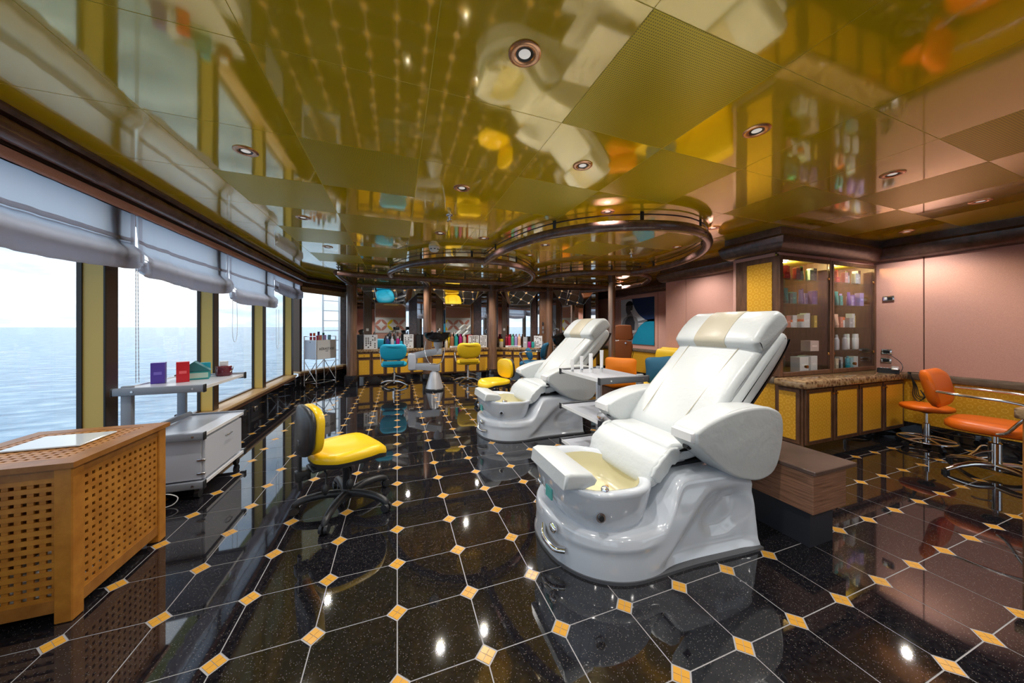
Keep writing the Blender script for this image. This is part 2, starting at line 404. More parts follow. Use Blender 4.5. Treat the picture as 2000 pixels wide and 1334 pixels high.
def smooth_path(pts, n=6, closed=False):
    P = [Vector(p) for p in pts]; out = []
    m_ = len(P); rngk = range(m_) if closed else range(m_ - 1)
    for k in rngk:
        p0 = P[k - 1] if (closed or k > 0) else P[0] * 2 - P[1]
        p1, p2 = P[k], P[(k + 1) % m_]
        p3 = P[(k + 2) % m_] if (closed or k + 2 < m_) else P[-1] * 2 - P[-2]
        for s in range(n):
            t = s / n
            out.append(0.5 * ((2 * p1) + (-p0 + p2) * t + (2 * p0 - 5 * p1 + 4 * p2 - p3) * t * t + (-p0 + 3 * p1 - 3 * p2 + p3) * t ** 3))
    if not closed: out.append(P[-1].copy())
    return out
ORD = ['first', 'second', 'third', 'fourth', 'fifth', 'sixth', 'seventh', 'eighth', 'ninth', 'tenth', 'eleventh', 'twelfth', 'thirteenth', 'fourteenth', 'fifteenth', 'sixteenth']

# ================================================================== THE SETTING
XL, XR, YF, YB = -1.76, 5.25, -2.8, 8.75
# ---- sea outside
g = MB(); R_ = 14000.0
rings = []
for rr in (1.0, 30, 120, 500, 2000, R_):
    rings.append([(rr * cos(2 * pi * i / 48), rr * sin(2 * pi * i / 48), -16.0) for i in range(48)])
g.loft(rings, True, False)
struct(g.build('sea', 'sea', None, 0), 'open pale blue sea stretching to the horizon outside the windows')
# ---- floor: grout bed, granite tiles with clipped corners, yellow insets
fl = MB().box(XL - 0.2, XR + 0.2, YF, YB + 0.3, -0.05, -0.0012).build('floor', 'grout', None, 0)
struct(fl, 'black granite tiled floor with small yellow diamond insets')
TX, TY, OX, OY = 0.30412, 0.2921, 0.0006, 1.4230
KD = 0.037
def tile_poly(gp):
    hx, hy = TX / 2 - gp, TY / 2 - gp; c = KD + 0.0032
    return [(-hx + c, -hy), (hx - c, -hy), (hx, -hy + c), (hx, hy - c), (hx - c, hy), (-hx + c, hy), (-hx, hy - c), (-hx, -hy + c)]
tile_me = MB().prism(tile_poly(0.0022), -0.01, 0.0).mesh('floor_tile', 'granite', 0)
ins = MB(); q = KD / 2 - 0.0014
for sx, sy in ((1, 0), (-1, 0), (0, 1), (0, -1)):
    cx, cy = sx * KD / 2, sy * KD / 2
    ins.prism([(cx - q, cy), (cx, cy - q), (cx + q, cy), (cx, cy + q)], -0.01, 0.0001)
inset_me = ins.mesh('floor_inset', 'inset', 0)
tiles, insets = [], []
for i in range(-7, 18):
    for j in range(-20, 27):
        cx, cy = OX + i * TX, OY + j * TY
        tx, ty = cx + TX / 2, cy + TY / 2
        if XL - 0.05 < tx < XR + 0.1 and YF + 0.1 < ty < YB: tiles.append((tx, ty))
        if XL + 0.02 < cx < XR and YF + 0.1 < cy < YB: insets.append((cx, cy))
def vis_rank(p):
    q_ = to_px(p[0], p[1], 0.0)
    if q_ is None or not (-60 < q_[0] < 2060 and q_[1] < 1400): return 1e6 + math.hypot(*p)
    return q_[2]
for lst, me, nm in ((tiles, tile_me, 'floor_tile'), (insets, inset_me, 'floor_inset')):
    lst.sort(key=vis_rank)
    for p in lst[:290]: inst(me, nm, fl, (p[0], p[1], 0))
    rest = MB()
    for p in lst[290:]: rest.add([q_.co for q_ in me.vertices], [tuple(pp.vertices) for pp in me.polygons], Matrix.Translation((p[0], p[1], 0)))
    st = rest.build(nm + '_field', 'granite' if nm == 'floor_tile' else 'inset', fl, 0); st['kind'] = 'stuff'
# ---- ceiling
ce = MB().box(XL - 0.2, XR + 0.2, YF, YB + 0.3, CEIL + 0.0008, CEIL + 0.08).build('ceiling', 'joint_gold', None, 0)
struct(ce, 'glossy gold lacquered panel ceiling')
CX = [-2.27, -1.67, -1.074, -0.48, 0.123, 0.737, 1.36, 1.992, 2.635, 3.27, 3.90, 4.53, 5.16, 5.79]
def rowy(j, x): return 1.345 + 0.585 * j + 0.024 * x
PERF = {(-2, 2), (-2, 4), (-2, 6), (-1, 1), (-1, 3), (-1, 5), (1, -1), (1, 1), (2, 0), (3, 3), (4, 0), (4, -2), (5, -1), (5, 1), (6, 0), (7, -1), (4, 2), (5, -3)}
rnd = random.Random(3)
for k in range(len(CX) - 1):
    col = k - 4
    for j in range(-9, 13):
        x0, x1 = CX[k] + 0.0016, CX[k + 1] - 0.0016
        if x1 < XL - 0.1 or x0 > XR: continue
        poly = [(x0, rowy(j, x0) + 0.0016), (x1, rowy(j, x1) + 0.0016), (x1, rowy(j + 1, x1) - 0.0016), (x0, rowy(j + 1, x0) - 0.0016)]
        if poly[0][1] > YB + 0.2 or poly[2][1] < YF: continue
        perf = (col, j) in PERF
        cx, cy = (x0 + x1) / 2, (poly[0][1] + poly[2][1]) / 2
        b = MB().prism([(p[0] - cx, p[1] - cy) for p in poly], 0.0, 0.0006)
        o = b.build('ceiling_panel', 'perforated' if perf else 'gold_lacquer', ce, 0)
        o.location = (cx, cy, CEIL)
        o.rotation_euler = (rnd.uniform(-1, 1) * 0.0007, rnd.uniform(-1, 1) * 0.0007, 0)
        if perf: o['label'] = 'matt perforated ceiling panel'
# ---- profile sweep along wall lines
def sweep(path, prof, closed=False):
    n = len(path); rings = []
    for k in range(n):
        p = Vector(path[k])
        d0 = (p - Vector(path[k - 1])).normalized() if k > 0 else None
        d1 = (Vector(path[k + 1]) - p).normalized() if k < n - 1 else None
        d0 = d0 or d1; d1 = d1 or d0
        n0, n1 = Vector((-d0.y, d0.x)), Vector((-d1.y, d1.x))
        mi = (n0 + n1).normalized(); s = 1.0 / max(0.3, mi.dot(n0))
        rings.append([(p.x + mi.x * s * d, p.y + mi.y * s * d, z) for d, z in prof])
    return MB().loft(rings, True, True)
# ---- left window wall
PA, PB = (-1.76, 7.15), (-1.10, 8.20)
wl_ = sempty('wall_left', 'window wall along the sea side')
MB().box(-2.0, -1.76, YF, 7.15, 0.0, 0.25).build('plinth_wall', 'granite', wl_, 0)
MB().box(-2.0, -1.755, YF, 7.2, 2.0, CEIL).build('window_head', 'pink', wl_, 0)
tb = sweep([(-1.76, 7.2), (-1.76, YF)], [(0.0, 1.975), (0.035, 1.975), (0.045, 1.99), (0.045, 2.028), (0.0, 2.028)]).build('pink_fascia', 'pink', wl_, 60)
tr = sempty('trim_1', 'brown half round cornice tube above the sea windows')
sweep([PB, PA, (-1.76, YF)], [(0.0, 2.035), (0.03, 2.03), (0.05, 2.035), (0.05, 2.16), (0, 2.16)]).build('cornice_backing', 'brown_metal', tr, 30)
sweep([PB, PA, (-1.76, YF)], [(0.045 + 0.052 * (1 + cos(a)), 2.082 + 0.050 * sin(a)) for a in [2 * pi * q / 16 for q in range(16)]]).build('cornice_tube', 'tube_wood', tr, 50)
sweep([PB, PA, (-1.76, YF)], [(0.05, 2.128), (0.15, 2.128), (0.165, 2.145), (0.165, 2.16), (0.05, 2.16)]).build('cornice_cap', 'dark_wood', tr, 30)
MULL = [2.825 + 1.295 * k for k in range(-4, 4)]
for k, y0 in enumerate(MULL):
    y0n = MULL[k - 1] + 0.11 if k else YF
    w = sempty('window_%d' % (k + 1), 'tall sea view window')
    fr_ = MB().box(-1.90, -1.765, y0, y0 + 0.10, 0.30, 2.0).build('mullion', 'brown_metal', w, 0)
    MB().box(-1.872, -1.768, y0 - 0.004, y0 - 0.0002, 0.333, 2.0).build('mullion_face', 'gold_plain', w, 0)
    MB().box(-1.888, -1.868, y0 - 0.012, y0 - 0.0002, 0.333, 2.0).build('gasket', 'black_gasket', w, 0)
    MB().box(-1.772, -1.764, y0 - 0.005, y0 + 0.004, 0.333, 2.0).build('mullion_edge', 'black_gasket', w, 0)
    MB().box(-1.886, -1.880, y0n, y0 - 0.006, 0.33, 2.0).build('pane', 'glass', w, 0)
    MB().box(-1.90, -1.868, y0n, y0, 0.31, 0.345).build('bottom_rail', 'brown_metal', w, 0)
    MB().rbox(-1.90, -1.70, y0n - 0.06, y0 + 0.05, 0.295, 0.33, 0.006).build('window_sill', 'sill_wood', w, 30)
    MB().box(-1.76, -1.72, y0n - 0.06, y0 + 0.05, 0.25, 0.296).build('sill_apron', 'cab_wood', w, 0)
# angled corner window
dx, dy = PB[0] - PA[0], PB[1] - PA[1]; LA = math.hypot(dx, dy); AA = math.atan2(dy, dx)
wc = sempty('wall_corner', 'angled corner wall under the last window', (PA[0], PA[1], 0), AA)
MB().box(0, LA + 0.1, 0, 0.2, 0, 0.25).build('plinth_wall', 'granite', wc, 0)
MB().box(0, LA + 0.1, 0.0, 0.2, 1.98, CEIL).build('window_head', 'cab_wood', wc, 0)
w = sempty('window_9', 'angled corner window by the mirrors', (PA[0], PA[1], 0), AA)
MB().box(0.0, 0.05, -0.01, 0.14, 0.30, 1.98).build('mullion', 'brown_metal', w, 0)
MB().box(0.05, LA + 0.05, 0.115, 0.121, 0.33, 1.98).build('pane', 'glass', w, 0)
MB().rbox(-0.03, LA + 0.05, -0.06, 0.14, 0.295, 0.33, 0.006).build('window_sill', 'sill_wood', w, 30)
MB().box(-0.02, LA + 0.05, -0.04, 0.0, 0.25, 0.296).build('sill_apron', 'cab_wood', w, 0)
# outside deck and ladder seen through the corner window
ld = thing('ship_ladder', 'white metal ladder on the open deck beyond the corner window', 'ladder', (-1.70, 9.95, 0.0), 0.45)
for s in (-0.20, 0.20):
    MB().box(s - 0.02, s + 0.02, -0.02, 0.02, -0.42, 2.6).build('rail', 'white_paint', ld, 0)
for k in range(10): MB().box(-0.20, 0.20, -0.012, 0.012, 0.02 + 0.27 * k - 0.3, 0.045 + 0.27 * k - 0.3).build('rung', 'white_paint', ld, 0)
dk = MB().box(-3.0, -0.6, 9.3, 11.0, -0.50, -0.42).build('open_deck', 'white_paint', None, 0)
struct(dk, 'white steel deck edge outside the corner window')
# ---- right side walls (upper fabric panels, stone rail, patterned dado, granite baseboard)
RAIL0, RAIL1, DADO0 = 0.62, 0.69, 0.155
def wall_run(root, a, b, seams, top=1.935):
    """wall from a to b, interior on the left; seams are distances along it"""
    d = Vector(b) - Vector(a); L_ = d.length; ang = math.atan2(d.y, d.x)
    e = bpy.data.objects.new('panelling', None); COL.objects.link(e); e.parent = root; e.location = (a[0], a[1], 0); e.rotation_euler = (0, 0, ang)
    MB().box(0, L_, -0.10, -0.006, 0, CEIL).build('wall_core', 'dark_wood', e, 0)
    ss = [0.0] + list(seams) + [L_]
    for s0, s1 in zip(ss, ss[1:]):
        MB().rbox(s0 + 0.004, s1 - 0.004, -0.006, 0.006, RAIL1, top, 0.003, 1).build('fabric_panel', 'pink', e, 0)
        MB().rbox(s0 + 0.002, s1 - 0.002, -0.006, 0.006, DADO0, RAIL0, 0.002, 1).build('dado_panel', 'gold_pattern', e, 0)
    MB().rbox(0, L_, -0.006, 0.028, RAIL0, RAIL1, 0.008, 2).build('stone_rail', 'marble_grey', e, 30)
    MB().box(0, L_, -0.006, 0.014, 0.0, DADO0).build('baseboard', 'granite', e, 0)
    return e
wr = sempty('wall_right', 'pink fabric wall with ochre patterned dado')
wall_run(wr, (XR, YF), (XR, 2.6), [0.94 + 1.2 * k for k in range(0, 4)])
wall_run(wr, (3.56, 2.14), (3.56, 2.57), [])
wall_run(wr, (3.56, 2.57), (4.25, 2.57), [])
wall_run(wr, (4.25, 2.57), (4.25, 4.22), [1.25])
MB().box(4.2, XR + 0.1, 2.62, 2.70, 0, CEIL).build('recess_back', 'cab_wood', wr, 0)
wall_run(wr, (4.25, 4.22), (5.20, 4.22), [])
wall_run(wr, (5.20, 4.22), (5.20, YB), [1.15, 2.45])
CROWN = [(0.0, 1.935), (0.018, 1.925), (0.04, 1.93), (0.075, 1.96), (0.098, 2.01), (0.105, 2.06), (0.085, 2.085), (0.06, 2.09), (0.06, 2.16), (0.0, 2.16)]
tr2 = sempty('trim_2', 'dark walnut cornice along the pink walls')
sweep([(XR, YF), (XR, 2.11), (3.55, 2.11), (3.55, 2.56), (4.25, 2.56), (4.25, 4.23), (5.2, 4.23), (5.2, YB)], CROWN).build('cornice', 'dark_wood', tr2, 40)
# ---- back and front walls
wb = sempty('wall_back', 'dark wood back wall behind the mirrors')
MB().box(-1.3, 5.3, YB, YB + 0.1, 0, CEIL).build('wall_core', 'dark_wood', wb, 0)
MB().box(-1.05, -0.99, 8.25, YB, 0, CEIL).build('return_wall', 'dark_wood', wb, 0)
wf = sempty('wall_front', 'wall behind the viewer with windows either side of a pink panel')
MB().box(0.35, 3.2, YF - 0.1, YF, 0, CEIL).build('wall_core', 'pink', wf, 0)
for x0, x1 in ((XL - 0.2, 0.35), (3.2, XR + 0.2)):
    MB().box(x0, x1, YF - 0.1, YF, 0, 0.33).build('plinth_wall', 'granite', wf, 0)
    MB().box(x0, x1, YF - 0.1, YF, 2.0, CEIL).build('window_head', 'pink', wf, 0)
for n_, x0, x1 in ((10, -1.76, 0.35), (11, 3.2, XR)):
    w = sempty('window_%d' % n_, 'window behind the viewer')
    for x in (x0 + 0.03, (x0 + x1) / 2, x1 - 0.03): MB().box(x - 0.05, x + 0.05, YF - 0.1, YF, 0.33, 2.0).build('mullion', 'gold_plain', w, 0)
    MB().box(x0, x1, YF - 0.06, YF - 0.054, 0.33, 2.0).build('pane', 'glass', w, 0)
t = thing('petal_banner', 'long white banner with pink and yellow petals seen in the turquoise chair mirror', 'banner', (0.45, YF + 0.02, 0))
MB().box(0, 2.65, -0.012, 0.0, 0.85, 1.70).build('board', 'white', t, 0)
for k in range(4):
    for s in range(4):
        a = pi / 4 + s * pi / 2; cx, cz = 0.40 + 0.62 * k, 1.28
        e_ = [(0.20 * cos(q_), 0.075 * sin(q_)) for q_ in [2 * pi * i / 20 for i in range(20)]]
        pts = [(cx + cos(a) * (0.22 + u) - sin(a) * v_, cz + sin(a) * (0.22 + u) + cos(a) * v_) for u, v_ in e_]
        b = MB(); b.add([(p[0], 0.0, p[1]) for p in pts] + [(p[0], 0.004, p[1]) for p in pts], [tuple(range(20)), tuple(range(39, 19, -1))] + [(i, 20 + i, 20 + (i + 1) % 20, (i + 1) % 20) for i in range(20)])
        b.build('petal', colour((0.80, 0.62, 0.02)) if (k == 1 and s in (0, 3)) else colour((0.55, 0.24, 0.19)), t, 0)

# ================================================================== CEILING FITTINGS
def downlight(x, y, label):
    t = thing('downlight', label, 'ceiling light', (x, y, CEIL), 0, 'recessed copper ringed downlights')
    MB().lathe([(0.030, 0.004), (0.030, -0.002), (0.036, -0.006), (0.052, -0.007), (0.058, -0.003), (0.058, 0.001), (0.050, 0.004)], 28, None, False).build('trim_ring', 'copper', t, 50)
    MB().lathe([(0.031, 0.001), (0.031, -0.004), (0.022, -0.002), (0.021, 0.0005)], 24, None, False).build('baffle', 'black', t, 50)
    MB().lathe([(0.0005, -0.0035), (0.012, -0.0032), (0.022, -0.0015), (0.022, 0.0)], 20, None, False).build('lens', LENS, t, 50)
    la = bpy.data.lights.new('lamp', 'SPOT'); la.energy = LAMP_WATT * (2.2 if 'small downlight' in label and y > 5 else 1.0); la.spot_size = radians(140); la.spot_blend = 0.8  # the added far downlights shine stronger than the rest
    la.shadow_soft_size = 0.024; la.color = (1.0, 0.95, 0.89)
    lo = bpy.data.objects.new('lamp', la); COL.objects.link(lo); lo.parent = t; lo.location = (0, 0, -0.03)
LENS = pbsdf('lamp_lens', (0.75, 0.78, 0.80), 0.15, emit=(1.0, 0.93, 0.85), estr=0.15)
LIGHTS = [((0.427, 1.062), 'largest copper ringed downlight near the top of the picture'),
 ((-0.787, 2.168), 'copper ringed downlight nearest the sea windows'),
 ((1.675, 1.092), 'copper ringed downlight right of the large perforated ceiling panel'),
 ((1.051, 1.68), 'copper ringed downlight between the two perforated panels above the white chairs'),
 ((0.426, 2.236), 'small downlight left of the ring of tubes, above the walkway'),
 ((-0.788, 3.32), 'second downlight along the row beside the sea windows'),
 ((-0.794, 4.433), 'third downlight along the row beside the sea windows'),
 ((1.67, 2.28), 'downlight just in front of the large ceiling ring tube'),
 ((2.922, 2.31), 'downlight at the right outer edge of the large ceiling ring'),
 ((2.965, 1.113), 'copper downlight on the right with the pink wall mirrored beside it'),
 ((4.248, 1.125), 'downlight closest to the right edge of the picture'),
 ((4.889, 1.734), 'small downlight just before the right wall cornice'),
 ((0.421, 3.386), 'downlight next to the smoke detector'),
 ((0.894, 3.422), 'downlight left of where the two ceiling rings meet'),
 ((1.652, 3.455), 'nearer downlight inside the large ceiling ring on its left'),
 ((1.692, 4.019), 'farther downlight inside the large ceiling ring on its left'),
 ((-0.77, 5.537), 'farthest downlight along the sea window row, near the wooden column'),
 ((3.199, 3.007), 'downlight inside the large ceiling ring on its right'),
 ((3.80, 3.42), 'tiny downlight near the far pink wall cornice'),
 ((1.1, 5.4), 'small downlight inside the left ceiling ring'),  # added lamp, brightens the dark far end
 ((4.55, 5.75), 'small downlight in front of the poster wall'),  # added lamp to brighten the poster
 ((3.4, 5.2), 'small downlight above the brown wash chair'),  # added as well, more light for the far end
 ((0.2, 6.7), 'small downlight above the turquoise chair'),  # this and the next two are added to light the mirror stations
 ((1.6, 6.7), 'small downlight above the yellow styling chair'),  # added lamp for the middle station
 ((2.9, 6.4), 'small downlight above the dark blue chair'),  # added lamp for the right station
 ((0.427, -0.6), 'downlight behind the viewer above the walkway'),
 ((1.675, -0.6), 'downlight behind the viewer left of the right hand one'),
 ((2.965, -0.6), 'downlight behind the viewer on the right'),
 ((-0.79, -0.3), 'downlight behind the viewer by the windows'),
 ((1.0, -2.0), 'rearmost downlight behind the viewer'),
 ((3.2, -2.0), 'rearmost downlight on the right behind the viewer')]
for p, l in LIGHTS: downlight(p[0], p[1], l)
for p, l in (((0.429, 2.816), 'small chrome sprinkler head left of the ceiling rings'), ((2.922, 3.483), 'small chrome sprinkler head inside the large ceiling ring')):
    t = thing('sprinkler', l, 'sprinkler', (p[0], p[1], CEIL))
    MB().lathe([(0.030, 0.0), (0.028, -0.006), (0.012, -0.010), (0.010, -0.03), (0.006, -0.045)], 16).build('escutcheon', 'chrome', t, 40)
    MB().lathe([(0.004, -0.045), (0.024, -0.052), (0.024, -0.055), (0.004, -0.056)], 14).build('deflector', 'chrome', t, 40)
    for s in (-1, 1): MB().tube([(s * 0.010, 0, -0.03), (s * 0.016, 0, -0.04), (s * 0.004, 0, -0.052)], 0.0025, 6).build('frame_arm', 'chrome', t, 40)
t = thing('smoke_detector', 'round white smoke detector on the gold ceiling', 'smoke detector', (0.424, 3.998, CEIL))
MB().lathe([(0.065, 0.0), (0.065, -0.015), (0.058, -0.022)], 24).build('base', 'white', t, 40)
MB().lathe([(0.058, -0.020), (0.055, -0.045), (0.035, -0.062), (0.001, -0.066)], 24).build('cover', 'white', t, 60)
for k in range(8):
    a = 2 * pi * k / 8; MB().box(-0.010, 0.010, 0.050, 0.060, -0.040, -0.030, Matrix.Rotation(a, 4, 'Z')).build('vent_slot', 'black', t, 0)

# ---- scalloped ceiling tubes
ZT, RT = 2.045, 0.045
def ceiling_tube(pts, label, brackets, r=RT, plate=True):
    t = thing('ceiling_tube', label, 'ceiling ring', (0, 0, 0), 0, 'turned wood tubes hung under the ceiling')
    path = smooth_path([(p[0], p[1], ZT) for p in pts], 7)
    MB().tube(path, r, 14).build('tube', 'tube_wood', t, 60)
    # thin gilt rail between tube and ceiling
    MB().tube([(p[0], p[1], CEIL - 0.022) for p in path], 0.006, 6).build('rail', 'brown_metal', t, 60)
    n = len(path)
    for k in range(brackets):
        i = min(n - 2, int((k + 0.5) / brackets * n)); p = path[i]; d = (path[i + 1] - path[i]); a = math.atan2(d.y, d.x)
        m_ = Matrix.Translation((p.x, p.y, 0)) @ Matrix.Rotation(a, 4, 'Z')
        br = MB().box(-0.014, 0.014, -0.006, 0.006, ZT + r - 0.012, CEIL - 0.0005, m_).build('bracket', 'black', t, 0)
    for k in range(1, 5):
        i = int(k / 5 * (n - 2)); p = path[i]; d = (path[i + 1] - path[i]).normalized() * 0.003
        MB().cyl(tuple(p - d), tuple(p + d), r + 0.0012, None, 14).build('joint_ring', 'dark_wood', t, 50)
BIG = [(1.089, 4.166), (1.088, 3.70), (1.14, 3.27), (1.262, 2.84), (1.405, 2.58), (1.61, 2.37), (1.868, 2.22), (2.145, 2.13), (2.40, 2.12), (2.66, 2.20), (2.94, 2.38), (3.19, 2.63), (3.40, 2.96), (3.55, 3.39), (3.58, 3.85), (3.49, 4.19)]
ceiling_tube(BIG, 'largest and nearest wooden ceiling ring tube', 6)
LEFT = [(-0.1, 5.75), (-0.10, 5.35), (0.03, 4.90), (0.225, 4.52), (0.50, 4.24), (0.769, 4.10), (1.09, 4.05), (1.389, 4.11), (1.70, 4.31), (2.00, 4.68), (2.20, 5.10), (2.32, 5.69), (2.32, 6.5), (2.22, 7.15)]
ceiling_tube(LEFT, 'left wooden ceiling ring tube curving above the walkway', 6)
ceiling_tube([(3.47, 4.17), (2.86, 4.39), (2.52, 4.73), (2.36, 5.25)], 'short wooden tube joining the two ceiling rings', 3)
ceiling_tube([(3.47, 4.16), (3.86, 4.25), (4.28, 4.63), (4.62, 5.25), (4.62, 6.1), (4.2, 6.8)], 'wooden ceiling tube curling towards the poster wall', 4)
ceiling_tube([(-0.907, 5.737), (-0.601, 5.84), (0.208, 5.966), (1.2, 5.99), (2.138, 5.99)], 'long wooden ceiling tube across in front of the mirrors', 6)
ceiling_tube([(-0.907, 5.737), (-0.91, 6.3), (-0.87, 7.15)], 'wooden ceiling tube ending at the leftmost column', 2)
ceiling_tube([(-0.86, 7.2), (-0.15, 7.36), (0.60, 7.08)], 'wooden ceiling tube over the turquoise chair mirror', 3)
ceiling_tube([(0.62, 6.95), (0.55, 6.4), (0.45, 5.99)], 'short wooden ceiling tube behind the basin arm column', 2)
ceiling_tube([(0.62, 7.0), (1.35, 7.25), (2.09, 7.18)], 'wooden ceiling tube over the yellow chair mirror', 3)
ceiling_tube([(2.1, 7.2), (2.75, 6.9), (3.40, 6.95)], 'wooden ceiling tube over the blue chair mirror', 3)
ceiling_tube([(2.3, 5.95), (3.2, 5.95), (4.55, 5.75)], 'wooden ceiling tube behind the far pedicure chair', 4)

# ---- wooden columns
def column(x, y, r, label, mat='col_wood', plinth=0.21):
    t = thing('wooden_column', label, 'column', (x, y, 0))
    MB().rbox(-r * 1.28, r * 1.28, -r * 1.28, r * 1.28, 0, plinth, 0.006, 1).build('plinth', 'granite', t, 30)
    MB().lathe([(r, plinth), (r, ZT)], 28).build('shaft', mat, t, 40)
    MB().lathe([(r, ZT - 0.02), (r * 1.18, ZT - 0.01), (r * 1.22, ZT + 0.02), (r * 1.1, ZT + 0.05), (r * 1.1, CEIL)], 28).build('collar', 'dark_wood', t, 40)
    return t
column(-0.864, 7.21, 0.096, 'leftmost round wooden column beside the corner window')
column(0.60, 6.953, 0.080, 'round wooden column behind the washing basin arm')
column(2.095, 7.216, 0.093, 'round wooden column right of the yellow styling chair')
c4 = column(3.42, 6.95, 0.085, 'round wooden column with a switch board left of the far pedicure chair')
b4 = MB().rbox(-0.22, -0.07, -0.02, 0.02, 0.0, ZT, 0.004, 1).build('switch_board', 'cab_wood', c4, 30)
b4.rotation_euler = (0, 0, -0.35)
for k, z in enumerate((1.26, 1.16, 1.06, 0.80, 0.70)):
    MB().rbox(-0.165, -0.125, -0.028, -0.018, z - 0.035, z + 0.035, 0.003, 1).build('socket', 'steel' if k else 'black', b4, 30)
c5 = column(3.834, 5.108, 0.066, 'slim silver-brown column beside the poster', pbsdf('silver_brown_lacquer', (0.30, 0.20, 0.15), 0.22, metal=0.6, coat=0.4), 0.1)

# ---- roman blinds
def blind(y0, y1, zb, label, seed, zt=1.985):
    t = thing('roman_blind', label, 'window blind', (-1.742, y0, 0), 0, 'linen roman blinds on the sea windows')
    W = y1 - y0; ny = 70
    prof = [(0.0, zt), (0.0, zt - 0.10), (0.002, zt - 0.19), (0.010, zt - 0.215), (0.014, zt - 0.205), (0.004, zt - 0.185), (0.0, zt - 0.205), (0.004, zt - 0.23), (0.004, zb + 0.19), (0.02, zb + 0.165), (0.052, zb + 0.135), (0.060, zb + 0.10), (0.050, zb + 0.085),
            (0.066, zb + 0.055), (0.066, zb + 0.02), (0.045, zb + 0.0), (0.022, zb + 0.01), (0.012, zb + 0.05), (0.028, zb + 0.09), (0.012, zb + 0.12), (0.03, zb + 0.04), (0.0, zb + 0.03), (-0.008, zb + 0.12)]
    rnd = random.Random(seed); ph = [rnd.uniform(0, 6.3) for _ in range(6)]
    vs, fs = [], []
    for i in range(ny + 1):
        s = i / ny; y = s * W
        edge = min(s, 1 - s) * W
        for k, (px_, pz) in enumerate(prof):
            low = max(0.0, min(1.0, (zt - pz) / (zt - zb)))
            wob = 0.006 * sin(9 * y + ph[0]) + 0.004 * sin(23 * y + ph[1] + 3 * low) + 0.003 * sin(47 * y + ph[2]) + 0.012 * (noise.noise((y * 14 + seed * 9, pz * 3, seed)) ) + 0.008 * noise.noise((y * 40 + seed, pz * 9, 3.0)) * low
            sag = -0.016 * sin(pi * s) * low * low + 0.010 * sin(5 * y + ph[3]) * low * low
            pinch = 0.02 * math.exp(-edge / 0.05) * low
            vs.append((px_ + wob * (0.3 + low) * 0.9 - (0.012 if k > 12 else 0), y + (0.5 - s) * 2 * pinch, pz + sag + pinch * 0.8))
    n = len(prof)
    for i in range(ny):
        for k in range(n - 1): fs.append((i * n + k, i * n + k + 1, (i + 1) * n + k + 1, (i + 1) * n + k))
    b = MB(); b.add(vs, fs); cl = b.build('cloth', 'linen', t, 180)
    # stitched side hems (double cloth)
    for s0, s1 in ((0.003, 0.045), (W - 0.045, W - 0.003)):
        h = MB()
        for k in range(11):
            pass
        rr = [[(0.006 + (0.05 if z < zb + 0.14 else 0.0) * max(0, min(1, (zb + 0.19 - z) / 0.06)), y, z) for y in (s0, s1)] for z in [zt - (zt - zb - 0.06) * q / 14 for q in range(15)]]
        h.loft([[(x_ + 0.004, y, z) for (x_, y, z) in r] for r in rr], False, False); h.build('hem', 'linen', t, 180)
    MB().box(-0.012, 0.012, 0, W, zt - 0.01, zt + 0.02).build('head_rail', 'white', t, 0)
    return t
blind(1.72, 3.02, 1.575, 'largest linen roman blind at the left edge of the picture', 1)
blind(3.04, 4.35, 1.54, 'linen roman blind second from the left above the grey trolley', 2)
blind(4.37, 5.73, 1.47, 'linen roman blind third from the left, hanging lowest', 3)
blind(5.75, 7.10, 1.70, 'narrowest looking linen roman blind, farthest along the sea wall', 4)
blind(0.42, 1.70, 1.72, 'linen roman blind beside the viewer, out of the picture on the left', 5)
blind(-0.9, 0.40, 1.72, 'linen roman blind behind the viewer, next to the sea windows', 6)
t = thing('rolled_blind', 'rolled up brown blind at the top of the corner window', 'window blind', (PA[0], PA[1], 0), AA)
MB().cyl((0.05, 0.05, 1.955), (LA, 0.05, 1.955), 0.028, None, 12).build('roll', 'sill_wood', t, 50)
MB().box(0.05, LA, 0.03, 0.034, 1.86, 1.94).build('hanging_cloth', pbsdf('brown_blind_cloth', (0.42, 0.27, 0.17), 0.7), t, 0)
def cord(y, z0, z1, label, loop=0.0):
    t = thing('blind_cord', label, 'cord', (-1.745, y, 0))
    if loop:
        pts = [(0.04, -loop / 2, z1), (0.04, -loop * 0.55, z0 + 0.12), (0.04, -loop * 0.3, z0 + 0.02), (0.04, 0, z0), (0.04, loop * 0.3, z0 + 0.02), (0.04, loop * 0.55, z0 + 0.12), (0.04, loop / 2, z1)]
        MB().tube(smooth_path(pts, 5), 0.0022, 5).build('loop', 'white', t, 60)
    else:
        for s in (0, 1):
            b = MB(); n = 60
            b.tube([(0.04, s * 0.018 + s * 0.010 * q / n, z1 + (z0 - z1) * q / n) for q in range(n + 1)], [0.0016 if q % 2 else 0.0032 for q in range(n + 1)], 5)
            b.build('bead_chain', 'steel', t, 60)
cord(2.975, 0.80, 1.60, 'double bead chain hanging beside the first mullion')
cord(4.42, 1.02, 1.50, 'looped white cord hanging below the gap of the second and third blinds', 0.10)
cord(5.78, 0.86, 1.45, 'looped white cord hanging below the gap of the third and fourth blinds', 0.10)

